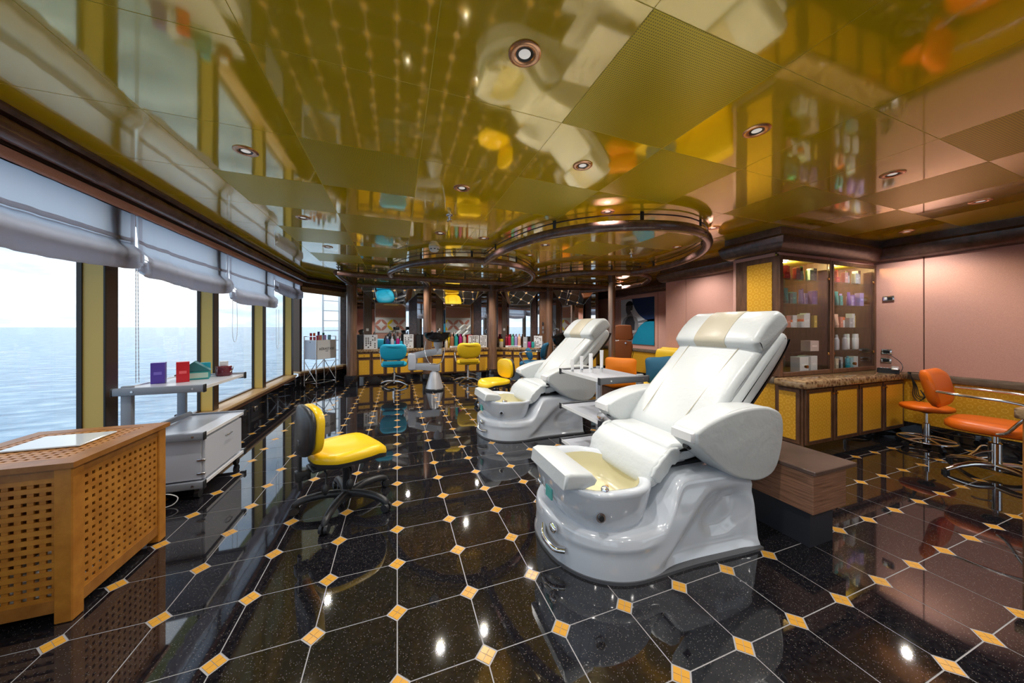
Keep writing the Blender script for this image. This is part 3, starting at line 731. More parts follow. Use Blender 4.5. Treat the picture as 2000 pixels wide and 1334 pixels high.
# ================================================================== SALON STATIONS AT THE BACK
def knob(parent, p, d=(0, -1, 0), r=0.010, mat='brass'):
    v = Vector(d)
    b = MB().cyl(tuple(Vector(p)), tuple(Vector(p) + v * 0.012), r * 0.5, None, 8).cyl(tuple(Vector(p) + v * 0.010), tuple(Vector(p) + v * 0.020), r, r * 0.8, 10)
    return b.build('knob', mat, parent, 40)
def framed_door(parent, name, x0, x1, z0, z1, y, kx=None, fw=0.024):
    d = bpy.data.objects.new(name, MB().rbox(x0, x1, y - 0.018, y, z0, z1, 0.004, 1).mesh(name, 'cab_wood', 30)); COL.objects.link(d); d.parent = parent
    MB().rbox(x0 + fw, x1 - fw, y - 0.0215, y - 0.012, z0 + fw, z1 - fw, 0.002, 1).build('panel', 'gold_pattern', d, 0)
    # raised moulding
    for a in ((x0 + fw - 0.007, x0 + fw, z0 + fw - 0.007, z1 - fw + 0.007), (x1 - fw, x1 - fw + 0.007, z0 + fw - 0.007, z1 - fw + 0.007),
              (x0 + fw, x1 - fw, z0 + fw - 0.007, z0 + fw), (x0 + fw, x1 - fw, z1 - fw, z1 - fw + 0.007)):
        MB().box(a[0], a[1], y - 0.024, y - 0.017, a[2], a[3]).build('moulding', 'dark_wood', d, 0)
    if kx is not None: knob(d, (kx[0], y - 0.018, kx[1]))
    return d
def cabinet_unit(parent_loc, rz, u0, u1, label, knob_side, depth=0.42, group='wooden salon cabinets with ochre panels'):
    t = thing('salon_cabinet', label, 'cabinet', parent_loc, rz, group)
    MB().box(u0 + 0.001, u1 - 0.001, 0.0, depth, 0.10, 0.625).build('body', 'cab_wood', t, 0)
    MB().box(u0 + 0.001, u1 - 0.001, 0.03, depth, 0.0, 0.10).build('toe_plinth', 'granite', t, 0)
    framed_door(t, 'drawer', u0 + 0.008, u1 - 0.008, 0.50, 0.615, 0.0, ((u0 + u1) / 2, 0.558), 0.022)
    framed_door(t, 'door', u0 + 0.008, u1 - 0.008, 0.115, 0.490, 0.0, ((u1 - 0.018) if knob_side > 0 else (u0 + 0.018), 0.46), 0.028)
    return t
def station(Lp, Rp, tagname, nunits, wB, dB=0.20):
    Lp, Rp = Vector(Lp), Vector(Rp); d = Rp - Lp; W = d.length; rz = math.atan2(d.y, d.x); o = (Lp.x, Lp.y, 0)
    for k in range(nunits):
        u0, u1 = W * k / nunits, W * (k + 1) / nunits
        cabinet_unit(o, rz, u0, u1, 'ochre panelled cabinet under the %s mirror, %s from the left' % (tagname, ORD[k]), 1 if k % 2 == 0 else -1)
    t = thing('worktop', 'brown marble worktop of the %s mirror station' % tagname, 'worktop', o, rz)
    MB().rbox(-0.02, W + 0.02, -0.03, 0.46, 0.627, 0.69, 0.012, 2).build('slab', 'marble', t, 40)
    # mirror alcove above
    t = thing('mirror_alcove', 'tall mirror recess with wooden sides at the %s station' % tagname, 'mirror', o, rz)
    c = W / 2; v0, v1 = 0.20, 0.20 + dB; zt0, zt1 = 2.11, 1.745
    B0, B1 = c - wB, c + wB
    MB().box(B0, B1, v1, v1 + 0.01, 0.70, zt1).build('centre_mirror', 'mirror', t, 0)
    def splay(ua, va, ub, vb, z0, z1, nm, mat, zc=None):
        a, b = Vector((ua, va)), Vector((ub, vb)); n_ = Vector((-(b - a).y, (b - a).x)).normalized() * 0.008
        if n_.y < 0: n_ = -n_
        za, zb = (z1, z1) if zc is None else (z1, zc)
        vs = [(a.x, a.y, z0), (b.x, b.y, z0), (b.x, b.y, zb), (a.x, a.y, za)]
        b_ = MB(); b_.add(vs + [(p[0] + n_.x, p[1] + n_.y, p[2]) for p in vs], [(0, 1, 2, 3), (7, 6, 5, 4), (0, 4, 5, 1), (1, 5, 6, 2), (2, 6, 7, 3), (3, 7, 4, 0)])
        return b_.build(nm, mat, t, 0)
    def top(s): return zt0 + (zt1 - zt0) * s
    for sg in (-1, 1):
        F = c + sg * W / 2; B = c + sg * wB
        segs = [(0.0, 0.34, 'side_mirror', 'mirror'), (0.36, 0.80, 'wood_splay', 'grey_veneer' if sg < 0 else 'dark_wood'), (0.82, 1.0, 'side_mirror', 'mirror')]
        for s0, s1, nm, mat in segs:
            splay(F + (B - F) * s0, v0 + dB * s0, F + (B - F) * s1, v0 + dB * s1, 0.70, top(s0), nm, mat, top(s1))
        if sg < 0:
            s = 0.58; so = MB().rbox(-0.03, 0.03, -0.006, 0.004, -0.03, 0.03, 0.003, 1).build('switch', 'white', t, 30)
            so.location = (F + (B - F) * s - 0.006, v0 + dB * s - 0.01, 1.12); so.rotation_euler = (0, 0, math.atan2(dB, (B - F)))
    # sloping overhead mirror
    b_ = MB(); vs = [(0, v0, zt0), (W, v0, zt0), (B1, v1, zt1), (B0, v1, zt1)]
    b_.add(vs + [(p[0], p[1] + 0.006, p[2] + 0.008) for p in vs], [(0, 1, 2, 3), (7, 6, 5, 4), (0, 4, 5, 1), (1, 5, 6, 2), (2, 6, 7, 3), (3, 7, 4, 0)])
    b_.build('overhead_mirror', 'mirror', t, 0)
    for a, b in (((0, v0, zt0), (B0, v1, zt1)), ((W, v0, zt0), (B1, v1, zt1)), ((B0, v1, zt1), (B1, v1, zt1)), ((B0, v1, 0.7), (B0, v1, zt1)), ((B1, v1, 0.7), (B1, v1, zt1))):
        MB().cyl((a[0], a[1] - 0.003, a[2]), (b[0], b[1] - 0.003, b[2]), 0.005, None, 6).build('edge_bead', 'pale_frame', t, 60)
    MB().box(-0.04, W + 0.04, v0 - 0.01, v0 + 0.02, zt0, CEIL - 0.001).build('header', 'dark_wood', t, 0)
    MB().box(-0.06, 0.0, v0 - 0.03, v0 + 0.05, 0.70, CEIL - 0.001).build('jamb', 'dark_wood', t, 0)
    MB().box(W, W + 0.06, v0 - 0.03, v0 + 0.05, 0.70, CEIL - 0.001).build('jamb', 'dark_wood', t, 0)
    def place(px_, depth):   # pixel column -> point on this worktop
        a = (px_ - 1000) / F_PX
        e = d.normalized(); nrm = Vector((-e.y, e.x)); P0 = Lp + nrm * depth
        r = Vector((a * CY + SY, -a * SY + CY))
        det = r.x * (-e.y) + e.x * r.y
        s = (P0.x * (-e.y) + e.x * P0.y) / det
        return (r.x * s, r.y * s)
    return place, rz
ST1, rz1 = station(atZ(697, 6.95), atZ(829, 7.55), 'turquoise chair', 5, 0.34)
ST2, rz2 = station((0.73, 7.56), (2.08, 7.50), 'yellow chair', 5, 0.31)
ST3, rz3 = station((2.24, 7.42), (3.12, 6.90), 'blue chair', 5, 0.27)
ST4, rz4 = station((3.62, 7.10), (4.62, 6.72), 'far right', 4, 0.27)

# ================================================================== PEDICURE CHAIRS
def sstep(a, b, x):
    if abs(b - a) < 1e-9: return 1.0 if x >= a else 0.0
    t = max(0.0, min(1.0, (x - a) / (b - a))); return t * t * (3 - 2 * t)
CXO, CYO = 1.30, 1.63     # plan origin used while measuring
def make_pedicure_chair(label, loc, rz):
    t = thing('pedicure_chair', label, 'pedicure chair', loc, rz, 'white pedicure spa chairs')
    def P(pts): return [(x - CXO, z) for x, z in pts]
    # --- moulded base: lofted cross sections along its length
    rings = []; nx = 60; X0, X1 = 0.745, 1.845; YO = -0.045
    for i in range(nx + 1):
        s = i / nx; x = X0 + (X1 - X0) * (s ** 1.35 if s < 1 else 1)
        nose = min(1.0, (x - X0) / 0.38); w0 = 0.365 * sqrt(max(0.0, 1 - (1 - nose) ** 2.2)) + 0.02 + 0.03 * sstep(1.3, 1.84, x)
        top = 0.205 + 0.20 * sstep(1.20, 1.42, x)
        if x > 1.79: top -= 0.05 * ((x - 1.79) / 0.055) ** 2
        ring = []; nz = 16
        half = []
        for k in range(nz + 1):
            u = k / nz; z = u * (top - 0.035)
            w = w0 - 0.02 * sstep(0.0, 0.25, z) - 0.05 * sstep(0.20, 0.42, z) + 0.012 * math.exp(-((z - 0.155) / 0.02) ** 2) * (1 - sstep(1.05, 1.25, x))
            # sculpted swoosh and teardrop
            zc = 0.02 + 0.30 * sstep(1.12, 1.62, x)
            w -= 0.050 * sstep(zc + 0.03, zc - 0.05, z) * sstep(1.12, 1.30, x) * (1 - 0.5 * sstep(1.72, 1.84, x)) * (1 - sstep(0.05, 0.0, z) * 0.6)
            td = ((x - 1.66) / 0.145) ** 2 + ((z - 0.185 - 0.25 * (x - 1.66)) / 0.075) ** 2
            w -= 0.024 * (1 - sstep(0.75, 1.25, td))
            half.append((max(w, 0.014), z))
        wt = max(half[-1][0], 0.040) if half[-1][0] > 0.02 else half[-1][0]
        for q in range(1, 5):
            a = pi / 2 * q / 4; half.append((max(0.010, wt - 0.035 * (1 - cos(a))), top - 0.035 + 0.035 * sin(a)))
        half.append((wt * 0.45, top + 0.002))
        full = [(-w_, z_) for w_, z_ in half] + [(w_, z_) for w_, z_ in reversed(half)]
        rings.append([(x - CXO, yy + YO, zz) for yy, zz in full])
    MB().loft(rings, True, True).build('base_shell', 'shell_white', t, 50)
    sk = []
    for i in range(41):
        x = X0 - 0.006 + (X1 + 0.004 - X0) * (i / 40) ** 1.35; nose = min(1.0, (x - X0 + 0.006) / 0.38)
        sk.append((x - CXO, 0.37 * sqrt(max(0.0, 1 - (1 - nose) ** 2.2)) + 0.02 + 0.03 * sstep(1.3, 1.84, x)))
    MB().prism([(a, YO - b) for a, b in sk] + [(a, YO + b) for a, b in reversed(sk)], 0.0, 0.014).build('base_seal', 'dark_grey', t, 0)
    # --- foot basin: outer bowl, rolled rim, cream inside
    def oval(z, x0, x1, w, n=36, front=2.6, dz=None):
        x0 += 0.042 * (1.31 - x0) / 0.6; w *= 0.925
        cx, hx = (x0 + x1) / 2, (x1 - x0) / 2; out = []
        for i in range(n):
            a = 2 * pi * i / n; c, s = cos(a), sin(a); e = 2.0 / front
            px_ = cx + hx * (abs(c) ** e) * (1 if c > 0 else -1); py_ = w * (abs(s) ** e) * (1 if s > 0 else -1)
            zz = z + (dz(px_, py_) if dz else 0)
            out.append((px_ - CXO, py_ + YO, zz))
        return out
    wave = lambda x, y: 0.022 * sstep(0.95, 1.30, x) * -1 + 0.03 * sstep(0.90, 0.70, x)
    b = MB(); b.loft([oval(0.19, 0.80, 1.24, 0.315), oval(0.24, 0.765, 1.27, 0.335), oval(0.31, 0.735, 1.295, 0.348), oval(0.37, 0.715, 1.305, 0.356, dz=wave)], True, False)
    b.build('basin_outer', 'shell_white', t, 60)
    b = MB(); b.loft([oval(0.370, 0.715, 1.305, 0.356, dz=wave), oval(0.388, 0.708, 1.310, 0.360, dz=wave), oval(0.402, 0.712, 1.305, 0.354, dz=wave), oval(0.405, 0.73, 1.29, 0.335, dz=wave), oval(0.398, 0.765, 1.275, 0.305, dz=wave), oval(0.37, 0.785, 1.265, 0.285)], True, False)
    b.build('basin_rim', 'shell_white', t, 60)
    b = MB(); b.loft([oval(0.372, 0.785, 1.265, 0.285), oval(0.30, 0.80, 1.255, 0.270), oval(0.24, 0.83, 1.24, 0.25), oval(0.225, 0.90, 1.20, 0.18), oval(0.223, 1.0, 1.1, 0.05), oval(0.223, 1.049, 1.051, 0.001)], True, False)
    b.build('basin_liner', 'cream', t, 60)
    # --- foot pad across the front rim
    fp = MB().slab([(0.690 - CXO, 0.428), (0.80 - CXO, 0.415), (0.86 - CXO, 0.425), (0.875 - CXO, 0.450), (0.845 - CXO, 0.485), (0.73 - CXO, 0.505), (0.700 - CXO, 0.495)], -0.30, 0.11, 0.018, 4, Matrix.Translation((0.045, 0, -0.008)))
    fp.build('foot_pad', 'white_leather', t, 60)
    MB().slab([(0.75 - CXO, 0.405), (0.86 - CXO, 0.395), (0.87 - CXO, 0.42), (0.75 - CXO, 0.427)], -0.22, 0.08, 0.01, 2).build('pad_hinge', 'shell_white', t, 40)
    # --- fittings
    kb = thing_child(t, 'control_knob', MB().cyl((0.90 - CXO, -0.342, 0.295), (0.895 - CXO, -0.357, 0.297), 0.022, 0.022, 18), 'chrome')
    MB().cyl((0.895 - CXO, -0.355, 0.297), (0.893 - CXO, -0.366, 0.298), 0.014, 0.013, 14).build('knob_cap', 'black', kb, 50)
    dl = thing_child(t, 'drain_valve', MB().lathe([(0.020, 0.0), (0.020, 0.012), (0.014, 0.02), (0.001, 0.022)], 16, Matrix.Translation((0.94 - CXO, -0.325, 0.400))), 'chrome')
    MB().rbox(0.97 - CXO, 0.985 - CXO, -0.295, -0.28, 0.37, 0.405, 0.004, 2).build('jet_nozzle', 'brass', dl, 40)
    for k, (yy, zz, sc) in enumerate(((-0.17, 0.175, 1.0), (-0.12, 0.11, 1.15))):
        a = MB().sphere((0.742 - CXO, yy, zz), 0.034 * sc, 14, 8, (0.55, 0.9, 0.72)) if k == 0 else MB().tube(smooth_path([(0.775 - CXO, yy - 0.11, zz - 0.02), (0.730 - CXO, yy - 0.08, zz - 0.015), (0.715 - CXO, yy, zz), (0.74 - CXO, yy + 0.06, zz + 0.02)], 5), 0.014, 10)
        a.build('chrome_handle', 'chrome', t, 60)
    MB().sphere((0.772 - CXO, 0.06, 0.30), 0.022, 12, 8, (0.6, 1, 1)).build('spray_hook', 'chrome', t, 60)
    MB().rbox(0.766 - CXO, 0.776 - CXO, -0.10, -0.03, 0.27, 0.33, 0.002, 1).build('teal_badge', colour((0.10, 0.45, 0.42)), t, 30)
    # --- black seat mechanism on the deck
    MB().rbox(1.34 - CXO, 1.76 - CXO, -0.24, 0.24, 0.395, 0.425, 0.006, 1).build('mechanism_tray', 'black', t, 30)
    MB().rbox(1.45 - CXO, 1.74 - CXO, -0.20, 0.20, 0.42, 0.50, 0.01, 1).build('mechanism', 'black', t, 30)
    MB().box(1.47 - CXO, 1.53 - CXO, -0.245, -0.20, 0.432, 0.442).build('mechanism_lever', 'steel', t, 0)
    # --- seat, leg roll, back, headrest
    seat = smooth_ring([(1.71, 0.60), (1.62, 0.545), (1.52, 0.535), (1.43, 0.540), (1.395, 0.515), (1.40, 0.455), (1.50, 0.44), (1.62, 0.45), (1.72, 0.47)], 4)
    MB().slab(P(seat), -0.275, 0.275, 0.035, 4, None, 0.006).build('seat_cushion', 'white_leather', t, 60)
    roll = smooth_ring([(1.425, 0.520), (1.36, 0.508), (1.30, 0.470), (1.262, 0.415), (1.238, 0.355), (1.262, 0.335), (1.31, 0.352), (1.35, 0.375), (1.40, 0.43), (1.43, 0.48)], 4)
    MB().slab(P(roll), -0.285, 0.285, 0.022, 4, None, 0.004, 0.006).build('leg_roll', 'white_leather', t, 60)
    for s in (-1, 1):   # gathered side gussets
        vs_, nn = [], 14
        g_ = [(1.29, 0.36), (1.33, 0.37), (1.38, 0.43), (1.43, 0.45), (1.46, 0.49), (1.44, 0.525), (1.40, 0.53), (1.35, 0.50), (1.30, 0.455), (1.265, 0.40)]
        MB().slab(P(smooth_ring(g_, 3)), s * 0.280 - 0.012, s * 0.280 + 0.016, 0.010, 3, None, 0.0, 0.012).build('side_gusset', 'white_leather', t, 60)
    dv = Vector((0.718, 0.696)); nv = Vector((-0.696, 0.718)); o0 = Vector((1.585, 0.555))
    def B(s, h): p = o0 + dv * s + nv * h; return (p.x, p.y)
    shell = smooth_ring([B(0.02, -0.12), B(0.30, -0.155), B(0.62, -0.165), B(0.86, -0.15), B(0.925, -0.11), B(0.925, -0.06), B(0.86, -0.03), B(0.5, -0.03), B(0.02, -0.03)], 3)
    MB().slab(P(shell), -0.315, 0.315, 0.045, 5).build('back_shell', 'white_leather', t, 60)
    edge = smooth_ring([B(0.05, -0.135), B(0.30, -0.172), B(0.62, -0.182), B(0.86, -0.168), B(0.935, -0.13), B(0.88, -0.145), B(0.62, -0.160), B(0.30, -0.150)], 3)
    MB().slab(P(edge), -0.30, 0.30, 0.006, 2).build('back_piping', 'black', t, 60)
    cush = smooth_ring([B(0.0, -0.05), B(0.35, -0.055), B(0.74, -0.055), B(0.83, -0.04), B(0.83, 0.012), B(0.70, 0.022), B(0.40, 0.030), B(0.15, 0.022), B(0.0, 0.0)], 4)
    MB().slab(P(cush), -0.298, 0.298, 0.045, 5, None, 0.012, 0.010).build('back_cushion', 'white_leather', t, 60)
    for yy in (-0.17, 0.17):
        MB().tube([(B(q, 0.036)[0] - CXO, yy + 0.05 * (q - 0.4) * (1 if yy > 0 else -1), B(q, 0.0355 - 0.03 * (q - 0.4) ** 2)[1]) for q in [0.05 + 0.07 * i for i in range(10)]], 0.0025, 5).build('seam', 'beige_leather', t, 60)
    head = smooth_ring([B(0.70, -0.03), B(0.96, -0.07), B(1.01, -0.03), B(1.00, 0.055), B(0.92, 0.090), B(0.80, 0.098), B(0.705, 0.085), B(0.685, 0.045)], 4)
    MB().slab(P(head), -0.305, 0.305, 0.035, 5, None, 0.001, 0.004).build('headrest', 'white_leather', t, 60)
    band = smooth_ring([B(0.695, -0.035), B(0.962, -0.075), B(1.016, -0.032), B(1.006, 0.057), B(0.924, 0.095), B(0.80, 0.103), B(0.702, 0.090), B(0.680, 0.045)], 4)
    MB().slab(P(band), -0.105, 0.125, 0.004, 2).build('headrest_band', 'beige_leather', t, 60)
    # --- arms
    arm = [(1.405, 0.640), (1.42, 0.668), (1.52, 0.708), (1.69, 0.745), (1.86, 0.752), (1.97, 0.735), (2.045, 0.695), (2.062, 0.60), (2.035, 0.47), (1.985, 0.385), (1.90, 0.352), (1.80, 0.358), (1.66, 0.405), (1.54, 0.487), (1.46, 0.552), (1.41, 0.598)]
    for s in (-1, 1):
        dz = 0.0 if s < 0 else -0.015
        a_ = MB().slab(P([(x, z + dz) for x, z in smooth_ring(arm, 3)]), min(s * 0.27, s * 0.435), max(s * 0.27, s * 0.435), 0.017, 5, None, 0.0)
        ao = a_.build('armrest', 'white_leather', t, 60)
        MB().slab(P([(1.385, 0.610 + dz), (1.41, 0.597 + dz), (1.44, 0.61 + dz), (1.44, 0.648 + dz), (1.41, 0.660 + dz), (1.385, 0.652 + dz)]), min(s * 0.285, s * 0.42), max(s * 0.285, s * 0.42), 0.010, 3).build('front_pad', 'white', ao, 50)
        MB().cyl((1.44 - CXO, s * 0.33, 0.56), (1.47 - CXO, s * 0.33, 0.545), 0.016, 0.014, 10).build('recline_button', 'black', ao, 50)
        st_ = [(x - CXO, s * 0.418, z + 0.0045 + dz) for x, z in smooth_path_2([(1.42, 0.662), (1.52, 0.700), (1.69, 0.739), (1.86, 0.746), (1.97, 0.730), (2.04, 0.69)], 5)]
        MB().tube(st_, 0.0025, 5).build('seam', 'white_leather', ao, 60)
    return t
def thing_child(t, name, mb, mat, smooth=50): return mb.build(name, mat, t, smooth)
def smooth_ring(pts, n): return [(p.x, p.y) for p in smooth_path([(a, b, 0) for a, b in pts], n, True)]
def smooth_path_2(pts, n): return [(p.x, p.y) for p in smooth_path([(a, b, 0) for a, b in pts], n)]
make_pedicure_chair('large white leather pedicure chair with foot basin in the foreground', (CXO, CYO, 0), 0.0)
make_pedicure_chair('farther white leather pedicure chair with foot basin', (1.40, 3.54, 0), 0.05)

# ---- wooden step box behind the near chair
t = thing('step_pedestal', 'brown veneer step box on a black plinth behind the near pedicure chair', 'step', (2.04, 1.05, 0))
MB().box(0.05, 0.25, 0.04, 0.42, 0.0, 0.205).build('plinth', colour((0.022, 0.025, 0.034), 0.4), t, 0)
MB().rbox(0.0, 0.29, 0.0, 0.42, 0.205, 0.415, 0.003, 1).build('box', 'zebra', t, 0)
MB().rbox(-0.012, 0.36, -0.015, 0.44, 0.415, 0.437, 0.003, 1).build('top_board', 'zebra_top', t, 0)

# ================================================================== GREY TROLLEYS
def trolley(loc, rz, label, cabinet=True, flip=1):
    """local: x across (rail length), y along; posts on the -x side (flip=1)"""
    t = thing('grey_trolley', label, 'trolley', loc, rz, 'grey salon trolleys')
    W, L_ = 0.47, 0.66
    for nm, z in (('top_shelf', 0.765), ('middle_shelf', 0.435), ('bottom_shelf', 0.10)):
        sh = MB().box(0.01, W - 0.01, 0.02, L_ - 0.02, z - 0.006, z + 0.012).build(nm, 'light_grey', t, 0)
        MB().box(W - 0.012, W - 0.006, 0.02, L_ - 0.02, z - 0.009, z + 0.0122).build('edge_band', 'white', sh, 0)
        MB().box(0.006, 0.012, 0.02, L_ - 0.02, z - 0.009, z + 0.018).build('edge_band', 'white', sh, 0)
        for y in (0.0, L_ - 0.03):
            r_ = MB().rbox(-0.0, W, y, y + 0.03, z - 0.025, z + 0.025, 0.008, 2).build('end_rail', 'dark_grey' if not cabinet else 'grey_plastic', sh, 40)
            for x in (0.10, W - 0.06): MB().cyl((x, y - 0.003, z), (x, y + 0.033, z), 0.007, None, 10).build('bolt', 'steel', sh, 40)
            for x0, x1 in ((-0.004, 0.004), (W - 0.004, W + 0.004)): MB().rbox(x0, x1, y - 0.002, y + 0.032, z - 0.028, z + 0.028, 0.003, 1).build('end_cap', 'black', sh, 40)
    px_ = 0.055 if flip > 0 else W - 0.055
    for y in (0.045, L_ - 0.045):
        MB().rbox(px_ - 0.028, px_ + 0.028, y - 0.018, y + 0.018, 0.10, 0.80, 0.008, 2).build('post', 'alu' if not cabinet else 'grey_plastic', t, 40)
    for x in (0.05, W - 0.05):
        for y in (0.05, L_ - 0.05):
            c = MB().cyl((x - 0.012, y, 0.032), (x + 0.012, y, 0.032), 0.032, None, 16).build('caster', 'black', t, 40)
            MB().rbox(x - 0.018, x + 0.018, y - 0.02, y + 0.02, 0.048, 0.078, 0.006, 1).build('fork', 'dark_grey', c, 40)
    if cabinet:
        bx = MB().rbox(0.06, W - 0.03, 0.04, L_ - 0.05, 0.125, 0.41, 0.004, 1).build('cupboard', 'light_grey', t, 30)
        d = MB().rbox(W - 0.03, W - 0.012, 0.045, L_ - 0.055, 0.128, 0.405, 0.003, 1).build('drop_door', 'light_grey', t, 30)
        MB().tube(smooth_path([(W - 0.012, 0.33, 0.345), (W + 0.004, 0.34, 0.345), (W + 0.004, 0.40, 0.345), (W - 0.012, 0.41, 0.345)], 4), 0.004, 8).build('handle', 'chrome', d, 60)
        for z in (0.165, 0.26): MB().rbox(W - 0.055, W - 0.008, 0.034, 0.046, z - 0.008, z + 0.008, 0.003, 1).build('hinge', 'steel', d, 40)
        MB().tube([(px_ + 0.05, 0.08, 0.47), (px_ + 0.05, L_ - 0.05, 0.47)], 0.018, 12).build('push_bar', 'grey_plastic', t, 50)
    return t
trolley((-1.725, 2.80, 0), 0.0, 'grey trolley with a drop door cupboard by the sea window', True, 1)
trolley((1.47, 2.10, 0), 0.0, 'grey trolley with white tubes on top between the two pedicure chairs', False, -1)
t = thing('power_cable', 'thin white cable looping out from under the grey window trolley', 'cable', (0, 0, 0))
MB().tube(smooth_path([(-1.52, 2.79, 0.07), (-1.44, 2.785, 0.075), (-1.385, 2.78, 0.05), (-1.388, 2.765, 0.02), (-1.43, 2.75, 0.004), (-1.55, 2.74, 0.004)], 6), 0.0035, 6).build('cord', 'white', t, 60)

# ================================================================== LATTICE CABINET
t = thing('lattice_cabinet', 'teak lattice cabinet box in the left foreground', 'cabinet', (-1.735, 1.82, 0))
WX, WY, HZ = 0.50, 0.56, 0.645
for x, y in ((0, 0), (WX - 0.055, 0), (0, WY - 0.055), (WX - 0.055, WY - 0.055)):
    MB().rbox(x, x + 0.055, y, y + 0.055, 0.0, HZ - 0.022, 0.004, 1).build('corner_post', 'teak', t, 30)
PT, SW = 0.0345, 0.019
def lattice(nm, axis_u, u0, u1, z0, z1, mk, mk2, frame):
    p = bpy.data.objects.new(nm, frame[0].mesh(nm, 'teak_dark', 30)); COL.objects.link(p); p.parent = t
    frame[1].build('bottom_rail', 'teak_dark', p, 30)
    n = int(round((z1 - z0) / PT)); dz = (z1 - z0) / n
    for k in range(n + 1):
        z = z0 + dz * k; mk(z - SW / 2, z + SW / 2, u0, u1).build('slat', 'teak', p, 0)
    n = int(round((u1 - u0) / PT)); du = (u1 - u0) / n
    for k in range(n + 1):
        u = u0 + du * k; mk2(u - SW / 2, u + SW / 2, z0, z1).build('slat', 'teak', p, 0)
# right face (towards the room, x = WX) and front face (y = 0)
fr = (MB().box(WX - 0.022, WX - 0.006, 0.05, WY - 0.05, HZ - 0.06, HZ - 0.022), MB().box(WX - 0.022, WX - 0.006, 0.05, WY - 0.05, 0.045, 0.095))
lattice('side_lattice', 'y', 0.06, WY - 0.06, 0.10, HZ - 0.07, lambda a, b, u, v: MB().box(WX - 0.014, WX - 0.008, u - 0.01, v + 0.01, a, b), lambda a, b, z, w: MB().box(WX - 0.0150, WX - 0.0085, a, b, z, w), fr)
fr = (MB().box(0.05, WX - 0.05, 0.006, 0.022, HZ - 0.06, HZ - 0.022), MB().box(0.05, WX - 0.05, 0.006, 0.022, 0.045, 0.095))
lattice('front_lattice', 'x', 0.06, WX - 0.06, 0.10, HZ - 0.07, lambda a, b, u, v: MB().box(u - 0.01, v + 0.01, 0.008, 0.014, a, b), lambda a, b, z, w: MB().box(a, b, 0.015, 0.021, z, w), fr)
MB().box(0.05, WX - 0.05, WY - 0.02, WY - 0.006, 0.045, HZ - 0.022).build('rear_panel', 'teak_dark', t, 0)
MB().box(0.006, 0.02, 0.05, WY - 0.05, 0.045, HZ - 0.022).build('wall_side_panel', 'teak_dark', t, 0)
fr = MB().box(-0.012, WX + 0.012, -0.012, 0.06, HZ - 0.022, HZ).box(-0.012, WX + 0.012, WY - 0.05, WY + 0.012, HZ - 0.022, HZ).box(-0.012, 0.05, 0.06, WY - 0.05, HZ - 0.022, HZ).box(WX - 0.065, WX + 0.012, 0.06, WY - 0.05, HZ - 0.022, HZ)
p = bpy.data.objects.new('lid', fr.mesh('lid', 'teak_dark', 30)); COL.objects.link(p); p.parent = t
for k in range(13):
    x = 0.055 + k * 0.032; MB().box(x, x + 0.018, 0.05, WY - 0.04, HZ - 0.0095, HZ - 0.0015).build('slat', 'teak', p, 0)
for k in range(14):
    y = 0.065 + k * 0.0325; MB().box(0.04, WX - 0.06, y, y + 0.018, HZ - 0.009, HZ - 0.001).build('slat', 'teak', p, 0)
MB().box(0.06, WX - 0.06, 0.06, WY - 0.06, 0.05, 0.06).build('inner_floor', 'white', t, 0)
tag(MB().rbox(-1.62, -1.36, 2.04, 2.25, HZ + 0.0005, HZ + 0.008, 0.002, 1).build('acrylic_sheet', 'acrylic', None, 30), 'flat glossy acrylic sheet lying on the lattice cabinet', 'sheet')

